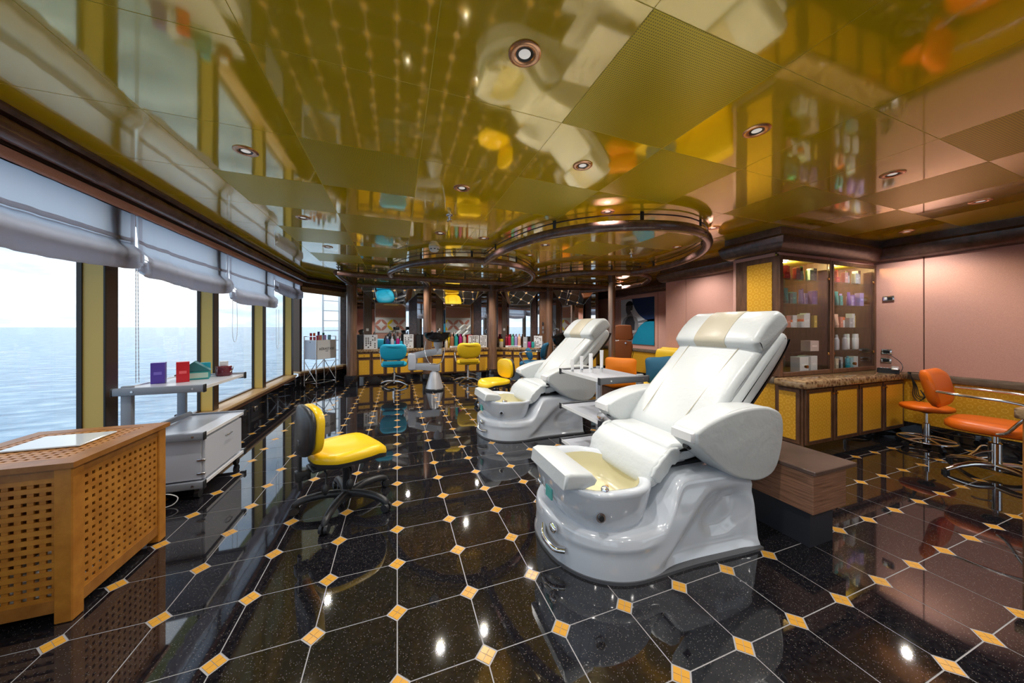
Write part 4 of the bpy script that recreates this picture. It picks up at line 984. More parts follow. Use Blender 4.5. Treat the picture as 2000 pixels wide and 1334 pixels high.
# ================================================================== YELLOW TECHNICIAN STOOLS
def tech_stool(loc, rz, label):
    """faces local +x"""
    t = thing('technician_stool', label, 'stool', loc, rz, 'yellow technician stools')
    # seat: cushion with a saddle, built as a grid of rings
    rings = []
    def outline(sc, z, dip=0.0):
        out = []
        for i in range(40):
            a = 2 * pi * i / 40; c, s = cos(a), sin(a); e = 2 / 2.7
            x = 0.225 * sc * abs(c) ** e * (1 if c > 0 else -1); y = 0.215 * sc * abs(s) ** e * (1 if s > 0 else -1)
            x += 0.01; zz = z - 0.030 * sstep(0.12, 0.235, x) + 0.018 * sstep(0.05, 0.2, abs(y)) * sc + 0.012 * sstep(-0.1, -0.22, x)
            out.append((x, y, zz - dip))
        return out
    b = MB(); b.loft([outline(0.97, 0.318), outline(1.0, 0.330), outline(1.0, 0.345)], True, True); b.build('seat_rim', 'black', t, 40)
    b = MB(); b.loft([outline(0.985, 0.342), outline(1.0, 0.360), outline(0.975, 0.385), outline(0.88, 0.402), outline(0.70, 0.402), outline(0.45, 0.396), outline(0.2, 0.392), outline(0.02, 0.391)], True, True); b.build('seat', 'yellow_vinyl', t, 60)
    # backrest: curved pad with black shell, set behind the seat
    def pad(x0, th, sc, mat, nm):
        rr = []
        for q, (ins, dx) in enumerate(((0.10, 0.0), (0.02, 0.006), (0.0, 0.02), (0.02, th - 0.008), (0.10, th))):
            ring = []
            for i in range(32):
                a = 2 * pi * i / 32; c, s = cos(a), sin(a); e = 2 / 3.0
                y = (0.17 * sc - ins * 0.17) * abs(c) ** e * (1 if c > 0 else -1); z = (0.145 * sc - ins * 0.145) * abs(s) ** e * (1 if s > 0 else -1)
                ring.append((x0 + dx + 0.9 * y * y + 0.10 * max(0, z), y, 0.56 + z))
            rr.append(ring)
        return MB().loft(rr, True, True).build(nm, mat, t, 60)
    pad(-0.285, 0.04, 1.02, 'black', 'back_shell'); pad(-0.252, 0.055, 1.0, 'yellow_vinyl', 'back_pad')
    MB().rbox(-0.278, -0.262, -0.02, 0.02, 0.20, 0.50, 0.003, 1).build('back_post', 'black', t, 40)
    MB().rbox(-0.295, -0.215, -0.03, 0.03, 0.255, 0.315, 0.008, 2).build('post_clamp', 'black', t, 40)
    MB().cyl((-0.25, -0.028, 0.275), (-0.25, -0.045, 0.275), 0.012, None, 10).build('clamp_bolt', 'black', t, 40)
    MB().rbox(-0.22, 0.10, -0.07, 0.07, 0.300, 0.320, 0.006, 1).build('mechanism_plate', 'black', t, 40)
    MB().cyl((0, 0, 0.20), (0, 0, 0.305), 0.014, None, 12).build('gas_rod', 'chrome', t, 40)
    MB().lathe([(0.026, 0.06), (0.027, 0.235), (0.030, 0.24), (0.030, 0.265), (0.015, 0.27)], 16).build('gas_sleeve', 'black', t, 40)
    for x, y in ((-0.15, -0.10), (-0.02, -0.13)):
        lv = MB().tube([(x, y * 0.4, 0.305), (x, y, 0.285), (x - 0.01, y * 1.15, 0.235)], 0.006, 8).build('lever', 'black', t, 50)
        MB().lathe([(0.008, 0.0), (0.019, -0.015), (0.022, -0.035), (0.012, -0.06), (0.004, -0.068)], 12, Matrix.Translation((x - 0.011, y * 1.15, 0.236))).build('lever_paddle', 'black', lv, 50)
    hb = MB().lathe([(0.038, 0.055), (0.042, 0.075), (0.036, 0.11), (0.028, 0.12)], 16).build('hub', 'black', t, 50)
    for k in range(5):
        a = 2 * pi * k / 5 + 0.22; c, s = cos(a), sin(a)
        path = [(0.02 * c, 0.02 * s, 0.085), (0.12 * c, 0.12 * s, 0.095), (0.22 * c, 0.22 * s, 0.088), (0.285 * c, 0.285 * s, 0.068), (0.298 * c, 0.298 * s, 0.045)]
        MB().tube(smooth_path(path, 4), [0.026 - 0.007 * i / 16 for i in range(17)], 10).build('leg', 'black', t, 60)
        cs = MB()
        for s2 in (-1, 1):
            ox, oy = -s * 0.016 * s2, c * 0.016 * s2
            cs.cyl((0.298 * c + ox * 0.4, 0.298 * s + oy * 0.4, 0.028), (0.298 * c + ox * 1.5, 0.298 * s + oy * 1.5, 0.028), 0.028, 0.025, 14)
        cs.build('caster', 'black', t, 40)
    return t
tech_stool((-0.315, 2.39, 0), radians(26), 'yellow saddle seat stool on black casters in the foreground')
tech_stool((1.35, 4.55, 0), radians(200), 'yellow and black stool behind the farther foot basin')

# ================================================================== STYLING CHAIRS
def styling_chair(loc, rz, mat, label, arm_mat='chrome', lumbar=True, zs=0.47, back=True, scale=1.0, group='coloured styling chairs'):
    """faces local +y"""
    t = thing('styling_chair', label, 'chair', loc, rz, group)
    def so(w, d, z, n=3.0, sag=0.0):
        out = []
        for i in range(36):
            a = 2 * pi * i / 36; c, s = cos(a), sin(a); e = 2 / n
            out.append((w * abs(c) ** e * (1 if c > 0 else -1), d * abs(s) ** e * (1 if s > 0 else -1), z + sag * sstep(0.1, d, s * d)))
        return out
    b = MB(); b.loft([so(0.225, 0.215, zs - 0.075), so(0.245, 0.235, zs - 0.06, sag=-0.015), so(0.245, 0.235, zs - 0.025, sag=-0.015), so(0.22, 0.21, zs, sag=-0.01), so(0.10, 0.10, zs + 0.004), so(0.01, 0.01, zs + 0.004)], True, True)
    b.build('seat', mat, t, 60)
    if back:
        rr = []
        H0, H1 = zs + 0.06, zs + 0.40
        for dy, ins in ((0.0, 0.045), (0.012, 0.012), (0.03, 0.0), (0.058, 0.01), (0.075, 0.045)):
            ring = []
            for i in range(40):
                a = 2 * pi * i / 40; c, s = cos(a), sin(a); e = 2 / 3.4
                x = (0.245 - ins) * abs(c) ** e * (1 if c > 0 else -1); z = ((H1 - H0) / 2 - ins) * abs(s) ** e * (1 if s > 0 else -1)
                zz = (H0 + H1) / 2 + z
                if z > 0: zz -= 0.022 * math.exp(-(x / 0.13) ** 2) * (z / 0.17); x *= 1.0 + 0.04 * (z / 0.17)
                else: x *= 1.0 - 0.10 * (-z / 0.17)
                ring.append((x, -0.235 - dy + 0.7 * x * x + -0.22 * (zz - H0), zz))
            rr.append(ring)
        MB().loft(rr, True, True).build('backrest', mat, t, 60)
        if lumbar: MB().slab([(-0.19, zs - 0.03), (0.19, zs - 0.03), (0.20, zs + 0.05), (-0.20, zs + 0.05)], -0.285, -0.215, 0.02, 3).build('lumbar_roll', mat, t, 60)
        for s in (-1, 1):
            pts = [(s * 0.235, -0.24, zs + 0.22), (s * 0.275, -0.10, zs + 0.215), (s * 0.275, 0.10, zs + 0.205), (s * 0.272, 0.185, zs + 0.17), (s * 0.265, 0.13, zs + 0.05), (s * 0.24, 0.06, zs - 0.045), (s * 0.20, -0.08, zs - 0.055)]
            MB().tube(smooth_path(pts, 5), 0.011, 8).build('arm', arm_mat, t, 60)
    MB().lathe([(0.07, zs - 0.08), (0.055, zs - 0.10), (0.02, zs - 0.11)], 16).build('seat_plate', 'black', t, 40)
    MB().cyl((0, 0, 0.22), (0, 0, zs - 0.085), 0.018, None, 14).build('gas_rod', 'chrome', t, 40)
    MB().lathe([(0.034, 0.05), (0.034, 0.26), (0.026, 0.268)], 18).build('pump_cylinder', 'chrome', t, 40)
    MB().tube(smooth_path([(0.02, -0.01, 0.20), (0.09, -0.05, 0.19), (0.16, -0.08, 0.165), (0.20, -0.06, 0.16)], 4), 0.007, 8).build('pump_lever', 'chrome', t, 60)
    for k in range(4):
        a = pi / 4 + k * pi / 2 + 0.15; c, s = cos(a), sin(a)
        l = MB().tube(smooth_path([(0.02 * c, 0.02 * s, 0.085), (0.14 * c, 0.14 * s, 0.085), (0.25 * c, 0.25 * s, 0.055), (0.32 * c, 0.32 * s, 0.026)], 4), [0.024 - 0.009 * i / 12 for i in range(13)], 10).build('leg', 'chrome', t, 60)
        MB().cyl((0.32 * c, 0.32 * s, 0.0), (0.32 * c, 0.32 * s, 0.022), 0.022, None, 12).build('glide', 'black', l, 40)
    return t
E_Z = YAW
styling_chair((-0.055, 6.93, 0), -0.05, 'turquoise', 'turquoise styling chair seen from behind, facing its mirror')
styling_chair((1.44, 6.85, 0), -0.12, 'yellow_fabric', 'yellow styling chair seen from behind, facing its mirror')
styling_chair((2.66, 6.25, 0), 0.95, 'deep_blue', 'dark blue styling chair turned to the left with a cushion on it')
# orange chair at the right edge (faces +x)
oc = styling_chair((4.49, 1.12, 0), 3.24, 'orange', 'orange vinyl chair with chrome arms at the right edge', zs=0.43, lumbar=False)
for ch in oc.children:
    if ch.name.startswith('arm'): ch['label'] = 'bent chrome arm tube'
# round orange stool
t = thing('round_stool', 'round orange stool with a chrome foot ring beside the corner cabinet', 'stool', (4.93, 1.62, 0))
MB().lathe([(0.02, 0.365), (0.15, 0.365), (0.172, 0.378), (0.178, 0.395), (0.170, 0.412), (0.14, 0.422), (0.001, 0.424)], 32).build('seat', 'orange', t, 60)
MB().lathe([(0.06, 0.366), (0.05, 0.345), (0.02, 0.335)], 16).build('seat_plate', 'black', t, 50)
MB().rbox(0.05, 0.17, -0.012, 0.012, 0.350, 0.358, 0.003, 1).build('height_lever', 'black', t, 40)
MB().cyl((0, 0, 0.20), (0, 0, 0.34), 0.014, None, 12).build('gas_rod', 'chrome', t, 40)
MB().lathe([(0.027, 0.05), (0.027, 0.235), (0.02, 0.24)], 16).build('gas_sleeve', 'chrome', t, 40)
MB().tube([(0.19 * cos(a), 0.19 * sin(a), 0.075) for a in [2 * pi * i / 32 for i in range(32)]], 0.010, 8, False, True).build('foot_ring', 'chrome', t, 60)
for k in range(5):
    a = 2 * pi * k / 5 + 0.2; c, s = cos(a), sin(a)
    l = MB().tube([(0.02 * c, 0.02 * s, 0.085), (0.19 * c, 0.19 * s, 0.07)], 0.011, 8).build('spoke', 'chrome', t, 60)
    MB().cyl((0.19 * c - 0.012 * s, 0.19 * s + 0.012 * c, 0.028), (0.19 * c + 0.012 * s, 0.19 * s - 0.012 * c, 0.028), 0.028, None, 14).build('caster', 'black', l, 40)
# loose footrest bar lying on the plinth ledge
t = thing('footrest_bar', 'chrome footrest loop on the floor behind the orange chair', 'footrest', (4.98, 1.30, 0))
MB().tube(smooth_path([(-0.10, 0.0, 0.02), (0.0, -0.06, 0.05), (0.10, -0.04, 0.09), (0.12, 0.04, 0.09), (0.02, 0.05, 0.05), (-0.10, 0.06, 0.02)], 5), 0.008, 8).build('loop', 'chrome', t, 60)

# ================================================================== SHAMPOO UNIT WITH JOINTED ARM
t = thing('shampoo_unit', 'silver jointed arm shampoo unit with a black basin on top', 'wash basin', (0.664, 6.20, 0), -YAW)
MB().lathe([(0.175, 0.0), (0.178, 0.025), (0.165, 0.04)], 28).build('foot', 'black', t, 40)
MB().lathe([(0.165, 0.035), (0.085, 0.32), (0.075, 0.34), (0.02, 0.345)], 28).build('cone', 'alu', t, 40)
def arm_seg(pts, w, hs, nm):
    rings = []
    for (x, z), h in zip(pts, hs): rings.append([(x, -w, z - h), (x, w, z - h), (x, w + 0.006, z), (x, w, z + h), (x, -w, z + h), (x, -w - 0.006, z)])
    return MB().loft(rings, True, True).build(nm, 'alu', t, 40)
arm_seg([(0.10, 0.415), (0.0, 0.425), (-0.18, 0.44), (-0.36, 0.44), (-0.46, 0.44)], 0.055, [0.06, 0.065, 0.062, 0.06, 0.06], 'lower_arm')
arm_seg([(0.14, 0.725), (0.02, 0.715), (-0.18, 0.685), (-0.36, 0.645), (-0.46, 0.62)], 0.055, [0.055, 0.06, 0.062, 0.06, 0.06], 'upper_arm')
MB().rbox(-0.485, -0.33, -0.066, 0.066, 0.37, 0.69, 0.03, 3).build('elbow_block', 'light_grey', t, 50)
MB().lathe([(0.055, 0.335), (0.055, 0.42)], 20).build('pivot', 'light_grey', t, 40)
MB().lathe([(0.05, 0.66), (0.062, 0.70), (0.062, 0.80), (0.085, 0.83), (0.085, 0.90), (0.05, 0.915)], 22, Matrix.Translation((0.07, 0, 0))).build('basin_neck', 'light_grey', t, 40)
def bowl(parent, cx, cz, rx, ry, h, name='basin'):
    def ov(sx, z): return [(cx + rx * sx * cos(2 * pi * i / 32), ry * sx * sin(2 * pi * i / 32), cz + z) for i in range(32)]
    return MB().loft([ov(0.30, 0.0), ov(0.70, 0.03), ov(0.93, 0.09), ov(1.0, h - 0.02), ov(1.02, h), ov(0.95, h + 0.004), ov(0.90, h - 0.02), ov(0.70, 0.06), ov(0.25, 0.045)], True, True).build(name, 'black_gloss', parent, 50)
bowl(t, 0.05, 0.905, 0.245, 0.22, 0.175)
MB().tube(smooth_path([(-0.13, -0.12, 0.92), (-0.14, -0.16, 0.75), (-0.06, -0.20, 0.55), (0.06, -0.20, 0.50), (0.18, -0.18, 0.56), (0.22, -0.14, 0.75), (0.22, -0.1, 0.92)], 6), 0.007, 8).build('hose', 'chrome', t, 60)
fa = MB().tube(smooth_path([(0.02, 0.16, 1.06), (0.02, 0.165, 1.12), (0.04, 0.12, 1.15), (0.06, 0.05, 1.14)], 5), 0.013, 10).build('tap', 'chrome', t, 60)
MB().sphere((-0.08, 0.15, 1.10), 0.022, 12, 8).build('mixer_knob', 'chrome', t, 60)
# second wash basin in the background
p = atZ(1093, 6.6)
t = thing('backwash_basin', 'black tilted backwash basin on a silver pedestal', 'wash basin', (p[0], p[1], 0), -YAW)
MB().lathe([(0.15, 0.0), (0.14, 0.03), (0.08, 0.10), (0.075, 0.62), (0.10, 0.74), (0.06, 0.78)], 22).build('pedestal', 'alu', t, 40)
def bv(sx, z, k): return [(0.19 * sx * cos(2 * pi * i / 28) + 0.03 * k, 0.19 * sx * sin(2 * pi * i / 28), z - 0.06 * sx * cos(2 * pi * i / 28) * -1 * k) for i in range(28)]
MB().loft([bv(0.25, 0.77, 0), bv(0.62, 0.84, 0.3), bv(0.95, 0.97, 0.8), bv(1.05, 1.04, 1), bv(1.0, 1.05, 1), bv(0.85, 0.98, 0.8), bv(0.4, 0.86, 0.2)], True, True).build('basin', 'black_gloss', t, 50)
MB().tube(smooth_path([(-0.10, 0.12, 0.98), (-0.11, 0.12, 1.10), (-0.06, 0.06, 1.15), (0.0, 0.02, 1.13)], 5), 0.011, 8).build('tap', 'chrome', t, 60)
MB().tube([(-0.13, -0.05, 0.80), (-0.13, -0.05, 0.42)], 0.008, 8).build('hose', 'chrome', t, 60)
# brown leather reclining wash chair seen from behind
p = atZ(1216, 6.55)
t = thing('wash_chair', 'brown leather wash chair with a tall back in front of the poster', 'chair', (p[0], p[1], 0), -YAW - 0.25)
MB().slab(smooth_ring([(-0.16, 0.92), (0.17, 0.92), (0.185, 1.08), (0.17, 1.20), (0.10, 1.225), (-0.10, 1.225), (-0.165, 1.19), (-0.175, 1.08)], 3), -0.05, 0.03, 0.03, 4).build('head_cushion', 'brown_leather', t, 60)
MB().slab(smooth_ring([(-0.14, 0.42), (0.12, 0.42), (0.16, 0.55), (0.17, 0.89), (-0.17, 0.89), (-0.16, 0.55)], 3), -0.06, 0.06, 0.03, 4).build('backrest', 'brown_leather', t, 60)
MB().rbox(-0.18, 0.16, -0.055, 0.02, 0.893, 0.918, 0.004, 1).build('hinge_bar', 'steel', t, 40)
MB().cyl((0.05, -0.062, 0.86), (0.05, -0.075, 0.86), 0.016, None, 12).build('lock_knob', 'chrome', t, 40)
MB().rbox(-0.20, 0.20, -0.04, 0.46, 0.36, 0.45, 0.03, 3).build('seat', 'brown_leather', t, 50)
MB().rbox(-0.14, 0.14, 0.0, 0.40, 0.0, 0.36, 0.02, 2).build('base', 'black', t, 40)
MB().tube(smooth_path([(0.17, 0.0, 0.78), (0.20, -0.02, 0.66), (0.17, -0.03, 0.52), (0.19, -0.02, 0.42), (0.16, 0, 0.30)], 5), 0.006, 6).build('cable', 'black', t, 60)

# ================================================================== SOFA, OTTOMAN, CUSHIONS
t = thing('sofa', 'yellow upholstered bench sofa against the pink wall', 'sofa', (3.585, 2.95, 0))
MB().slab(smooth_ring([(0.42, 0.22), (0.62, 0.20), (0.622, 0.80), (0.56, 0.825), (0.47, 0.80), (0.44, 0.60)], 4), 0.0, 1.30, 0.04, 4).build('backrest', 'yellow_fabric', t, 60)
MB().slab(smooth_ring([(0.0, 0.18), (0.46, 0.18), (0.46, 0.31), (0.25, 0.32), (0.03, 0.31), (-0.01, 0.25)], 4), 0.0, 1.30, 0.035, 4).build('seat', 'yellow_fabric', t, 60)
MB().rbox(0.02, 0.60, 0.02, 1.28, 0.0, 0.18, 0.01, 2).build('base', 'dark_wood', t, 40)
for y in (0.43, 0.87): MB().tube([(0.432, y, 0.62), (0.445, y, 0.72)], 0.006, 6).build('tuft_seam', 'yellow_fabric', t, 50)
def cushion(w, h, d, mat, name, label, loc, rot, group='scatter cushions'):
    rings = []; n = 40
    for q, (sc, dd) in enumerate(((0.02, 1.0), (0.35, 0.92), (0.65, 0.74), (0.88, 0.40), (0.985, 0.10), (1.0, 0.0), (0.985, -0.10), (0.88, -0.40), (0.65, -0.74), (0.35, -0.92), (0.02, -1.0))):
        ring = []
        for i in range(n):
            a = 2 * pi * i / n; c, s = cos(a), sin(a); e = 2 / (2.4 + 4.5 * sc)
            x = abs(c) ** e * (1 if c > 0 else -1); z = abs(s) ** e * (1 if s > 0 else -1)
            pinch = 1 - 0.07 * (1 - abs(abs(x) - abs(z))) * 0 - 0.06 * sc * (1 - min(1, abs(x * z)))
            ring.append((w / 2 * sc * x * pinch, d / 2 * dd * (1 - 0.3 * abs(x * z) * sc), h / 2 * sc * z * pinch))
        rings.append(ring)
    o = thing(name, label, 'cushion', loc, 0, group); o.rotation_euler = rot
    MB().loft(rings, True, True).build('cover', mat, o, 70)
    e_ = rings[5]
    MB().tube(e_, 0.005, 6, False, True).build('piping', mat, o, 70)
    return o
p = (3.80, 3.86)
cushion(0.43, 0.41, 0.15, 'deep_blue', 'scatter_cushion', 'petrol blue square cushion leaning on the yellow sofa', (3.80, 3.88, 0.53), (radians(-18), radians(-6), -YAW - 0.55))
t = thing('ottoman', 'orange upholstered stool behind the tube trolley', 'stool', (3.30, 4.30, 0), 0.0)
MB().rbox(-0.23, 0.23, -0.22, 0.22, 0.25, 0.40, 0.05, 4).build('seat', 'orange_fabric', t, 60)
MB().rbox(-0.19, 0.19, -0.18, 0.18, 0.0, 0.25, 0.01, 1).build('base', 'dark_wood', t, 40)
cushion(0.49, 0.29, 0.15, 'orange_fabric', 'scatter_cushion', 'orange oblong cushion standing on the orange stool', (3.32, 4.20, 0.556), (radians(-8), 0.05, -YAW - 0.10))
cushion(0.30, 0.26, 0.12, 'deep_blue', 'scatter_cushion', 'small blue cushion on the dark blue styling chair', (2.62, 6.26, 0.62), (radians(-20), 0, 0.95))

# ================================================================== CORNER CABINETS, COUNTER AND GLASS DISPLAY
XC0, XC1, YC = 3.52, 5.235, 1.89
n_u = 4; wu = (XC1 - XC0) / n_u
for k in range(n_u):
    u0, u1 = XC0 + wu * k, XC0 + wu * (k + 1)
    t = thing('corner_cabinet', 'ochre panelled base cabinet under the glass display, %s from the left' % ORD[k], 'cabinet', (0, 0, 0), 0, 'ochre base cabinets under the display')
    MB().box(u0 + 0.001, u1 - 0.001, YC, 2.12, 0.085, 0.618).build('body', 'cab_wood', t, 0)
    MB().box(u0 + 0.001, u1 - 0.001, YC + 0.03, 2.12, 0.0, 0.085).build('toe_plinth', 'granite', t, 0)
    framed_door(t, 'door', u0 + 0.012, u1 - 0.012, 0.095, 0.608, YC, ((u1 - 0.03) if k % 2 == 0 else (u0 + 0.03), 0.555), 0.036)
    if k == 0:
        e = bpy.data.objects.new('side_panel', MB().rbox(-0.012, 0.004, 0.02, 0.21, 0.095, 0.608, 0.003, 1).mesh('side_panel', 'cab_wood', 30)); COL.objects.link(e); e.parent = t; e.location = (XC0, YC, 0)
        MB().rbox(-0.016, -0.010, 0.05, 0.19, 0.13, 0.575, 0.002, 1).build('panel', 'gold_pattern', e, 0)
t = thing('counter', 'brown marble counter top below the glass display cabinet', 'worktop', (0, 0, 0))
MB().rbox(XC0 - 0.05, 5.215, YC - 0.05, 2.105, 0.62, 0.69, 0.012, 2).build('slab', 'marble', t, 40)
# display: two units
SHELF = [0.712, 0.93, 1.18, 1.43, 1.685]
for un, (x0, x1, side) in enumerate(((3.56, 4.385, 'left'), (4.395, 5.235, 'right'))):
    t = thing('display_cabinet', '%s glass fronted display cabinet full of hair products' % side, 'display cabinet', (0, 0, 0), 0, 'glass fronted display cabinets')
    y0, y1 = 2.11, 2.54
    if un == 0:
        sd = MB().rbox(x0 - 0.012, x0 + 0.01, y0 + 0.002, y1 - 0.005, 0.692, 1.895, 0.003, 1).build('side_wall', 'cab_wood', t, 30)
        MB().rbox(x0 - 0.018, x0 - 0.010, y0 + 0.055, y0 + 0.30, 0.76, 1.84, 0.002, 1).build('panel', 'gold_pattern', sd, 0)
    else: MB().box(x1 - 0.01, x1, y0 + 0.002, y1 - 0.005, 0.692, 1.895).build('side_wall', 'cab_wood', t, 0)
    if un == 0: MB().box(x1 - 0.012, x1 - 0.001, y0 + 0.02, y1 - 0.005, 0.692, 1.895).build('divider', 'cab_wood', t, 0)
    MB().box(x0, x1, y1 - 0.012, y1, 0.692, 1.895).build('back', pbsdf('display_back', (0.16, 0.12, 0.10), 0.7), t, 0)
    MB().box(x0, x1, y0 + 0.002, y1, 0.692, 0.712).build('bottom', 'cab_wood', t, 0)
    MB().box(x0, x1, y0 + 0.002, y1, 1.895, 1.915).build('top', colour((0.75, 0.60, 0.10)), t, 0)  # yellow glow of the display lamp put into the board's colour
    MB().box(x0, x1, y0 - 0.002, y0 + 0.02, 1.897, 1.935).build('fascia', 'pink', t, 0)
    dr = MB().rbox(x0 - (0.012 if un == 0 else 0.001), x0 + 0.034, y0 - 0.018, y0 + 0.006, 0.692, 1.897, 0.004, 1).build('frame_stile', 'cab_wood', t, 30)
    MB().rbox(x1 - 0.034, x1 - 0.001, y0 - 0.018, y0 + 0.006, 0.692, 1.897, 0.004, 1).build('frame_stile', 'cab_wood', t, 30)
    MB().rbox(x0 + 0.034, x1 - 0.034, y0 - 0.018, y0 + 0.006, 1.858, 1.897, 0.004, 1).build('frame_rail', 'cab_wood', t, 30)
    MB().rbox(x0 + 0.034, x1 - 0.034, y0 - 0.018, y0 + 0.006, 0.692, 0.735, 0.004, 1).build('frame_rail', 'cab_wood', t, 30)
    xm = (x0 + x1) / 2
    for a, b in ((x0 + 0.036, xm - 0.002), (xm + 0.002, x1 - 0.036)):
        gd = MB().box(a, b, y0 - 0.010, y0 - 0.004, 0.738, 1.856).build('glass_door', 'glass', t, 0)
        hx = a if a < xm - 0.1 else b
        for z in (1.70, 0.90):
            h_ = MB().rbox(hx - 0.02 if hx > xm else hx - 0.005, hx + 0.005 if hx > xm else hx + 0.02, y0 - 0.016, y0 - 0.002, z - 0.014, z + 0.014, 0.004, 1).build('hinge', 'brass', gd, 40)
    MB().cyl((xm - 0.03, y0 - 0.012, 0.78), (xm - 0.03, y0 - 0.035, 0.78), 0.014, 0.017, 14).build('knob', 'brass', t, 40)
    for z in SHELF[1:]:
        sh = MB().box(x0 + 0.012, x1 - 0.014, y0 + 0.03, y1 - 0.014, z - 0.008, z).build('glass_shelf', 'shelf_glass', t, 0)
    la = bpy.data.lights.new('display_lamp', 'POINT'); la.energy = 9.0; la.color = (1.0, 0.72, 0.30); la.shadow_soft_size = 0.03
    lo = bpy.data.objects.new('display_lamp', la); COL.objects.link(lo); lo.parent = t; lo.location = ((x0 + x1) / 2, 2.30, 1.885)
    MB().lathe([(0.03, 0.0), (0.03, -0.006), (0.018, -0.008)], 18, Matrix.Translation(((x0 + x1) / 2, 2.30, 1.895))).build('lamp_ring', 'chrome', t, 40)
# ---- small wall things by the counter
def wall_plate(y, z, label, w=0.085, h=0.055, cat='wall socket'):
    t = thing('wall_socket', label, cat, (5.244, y, z))
    MB().rbox(-0.012, 0.0, -w / 2, w / 2, -h / 2, h / 2, 0.004, 2).build('plate', 'chrome', t, 40)
    MB().rbox(-0.015, -0.011, -w * 0.30, w * 0.30, -h * 0.30, h * 0.30, 0.003, 1).build('insert', 'black', t, 40)
def atX_(px, py, xx):
    a = (px - 1000) / F_PX; Z = xx / (SY + a * CY); return (-a * Z * SY + Z * CY, EYE + (638 - py) * Z / F_PX)
t = thing('wall_socket', 'small chrome socket low on the black plinth under the sea windows', 'wall socket', (-1.76, 5.138, 0.108))
MB().rbox(0.0, 0.010, -0.045, 0.045, -0.03, 0.03, 0.003, 1).build('plate', 'chrome', t, 40)
MB().rbox(0.008, 0.012, -0.025, 0.025, -0.016, 0.016, 0.002, 1).build('insert', 'black', t, 40)
y, z = atX_(1732, 687, 5.24); wall_plate(y, z, 'upper of the two chrome wall sockets above the phone')
y, z = atX_(1731, 704, 5.24); wall_plate(y, z, 'lower of the two chrome wall sockets above the phone')
y, z = atX_(1736, 583, 5.24)
t = thing('thermostat', 'small chrome thermostat plate on the pink wall above the counter', 'thermostat', (5.244, y, z))
MB().rbox(-0.014, 0.0, -0.045, 0.045, -0.028, 0.028, 0.004, 2).build('plate', 'chrome', t, 40)
MB().rbox(-0.017, -0.012, -0.032, 0.005, -0.016, 0.016, 0.002, 1).build('display', 'black', t, 40)
MB().rbox(-0.017, -0.012, 0.012, 0.032, -0.016, 0.016, 0.002, 1).build('buttons', 'white', t, 40)
t = thing('telephone', 'silver and black desk telephone at the end of the marble counter', 'telephone', (5.06, 1.93, 0.69), 0.35)
MB().slab([(-0.11, 0.0), (0.11, 0.0), (0.11, 0.025), (0.0, 0.045), (-0.11, 0.055)], -0.08, 0.08, 0.012, 3).build('base', 'black', t, 50)
MB().slab(smooth_ring([(-0.13, 0.055), (-0.06, 0.075), (0.06, 0.060), (0.15, 0.030), (0.14, 0.018), (0.05, 0.035), (-0.06, 0.050), (-0.12, 0.038)], 3), -0.075, -0.02, 0.010, 3).build('handset', 'alu', t, 50)
for r in range(3):
    for c in range(3): MB().rbox(-0.03 + 0.03 * c, -0.01 + 0.03 * c, 0.0 + 0.022 * r, 0.014 + 0.022 * r, 0.040 - 0.006 * c, 0.052 - 0.006 * c, 0.002, 1).build('key', 'light_grey', t, 30)
t = thing('cable_bundle', 'tied bundle of black cables hanging off the counter end', 'cable', (0, 0, 0))
for k in range(4):
    MB().tube(smooth_path([(5.20, 1.84 - 0.008 * k, 0.70), (5.20, 1.815, 0.66), (5.205, 1.80 - 0.008 * k, 0.56), (5.20, 1.80 - 0.015 * k, 0.46), (5.19, 1.76 - 0.02 * k, 0.40 + 0.02 * k), (5.20, 1.72, 0.46), (5.205, 1.75, 0.52)], 5), 0.004, 6).build('cable', 'black', t, 60)
MB().tube(smooth_path([(5.21, 1.84, 0.70), (5.215, 1.70, 0.695), (5.215, 1.60, 0.62), (5.21, 1.62, 0.54), (5.21, 1.72, 0.50)], 5), 0.0035, 6).build('cable', 'black', t, 60)
t = thing('phone_cord', 'thin black cord from the upper wall socket down to the telephone', 'cable', (0, 0, 0))
ys, zs_ = atX_(1734, 690, 5.23)
MB().tube(smooth_path([(5.226, ys, zs_), (5.20, ys - 0.10, zs_ - 0.08), (5.16, 1.86, 0.75), (5.15, 1.87, 0.70)], 5), 0.003, 6).build('cord', 'black', t, 60)
# counter end at the right edge of the picture
t = thing('manicure_counter', 'end of a marble topped wooden counter at the right edge of the picture', 'counter', (0, 0, 0))
MB().rbox(3.58, 4.25, 0.30, 0.83, 0.625, 0.69, 0.010, 2).build('slab', 'marble', t, 40)
MB().box(3.61, 4.2, 0.34, 0.805, 0.0, 0.625).build('body', 'teak_dark', t, 0)

# ================================================================== POSTER
py0, py1, pz0, pz1 = 5.46, 6.55, 0.79, 1.84
t = thing('poster', 'square poster of a smiling man by the sea with blue curves', 'poster', (5.187, py1, pz0), 0)
S = py1 - py0; Hh = pz1 - pz0
def flat(pts, lvl, mat, nm, sub=None):
    """pts in poster units, x to the right as seen from the room, y up"""
    n = len(pts); x = -0.003 * lvl
    vs = [(x, -p[0] * S, p[1] * Hh) for p in pts] + [(x - 0.0028, -p[0] * S, p[1] * Hh) for p in pts]
    b = MB(); b.add(vs, [tuple(range(n)), tuple(range(2 * n - 1, n - 1, -1))] + [(i, n + i, n + (i + 1) % n, (i + 1) % n) for i in range(n)])
    return b.build(nm, mat, sub or t, 0)
MB().box(-0.0, 0.012, -S, 0, 0, Hh).build('board', colour((0.64, 0.67, 0.72)), t, 0)
def arc(cx, cy, r, a0, a1, n=20): return [(cx + r * cos(a0 + (a1 - a0) * i / n), cy + r * sin(a0 + (a1 - a0) * i / n)) for i in range(n + 1)]
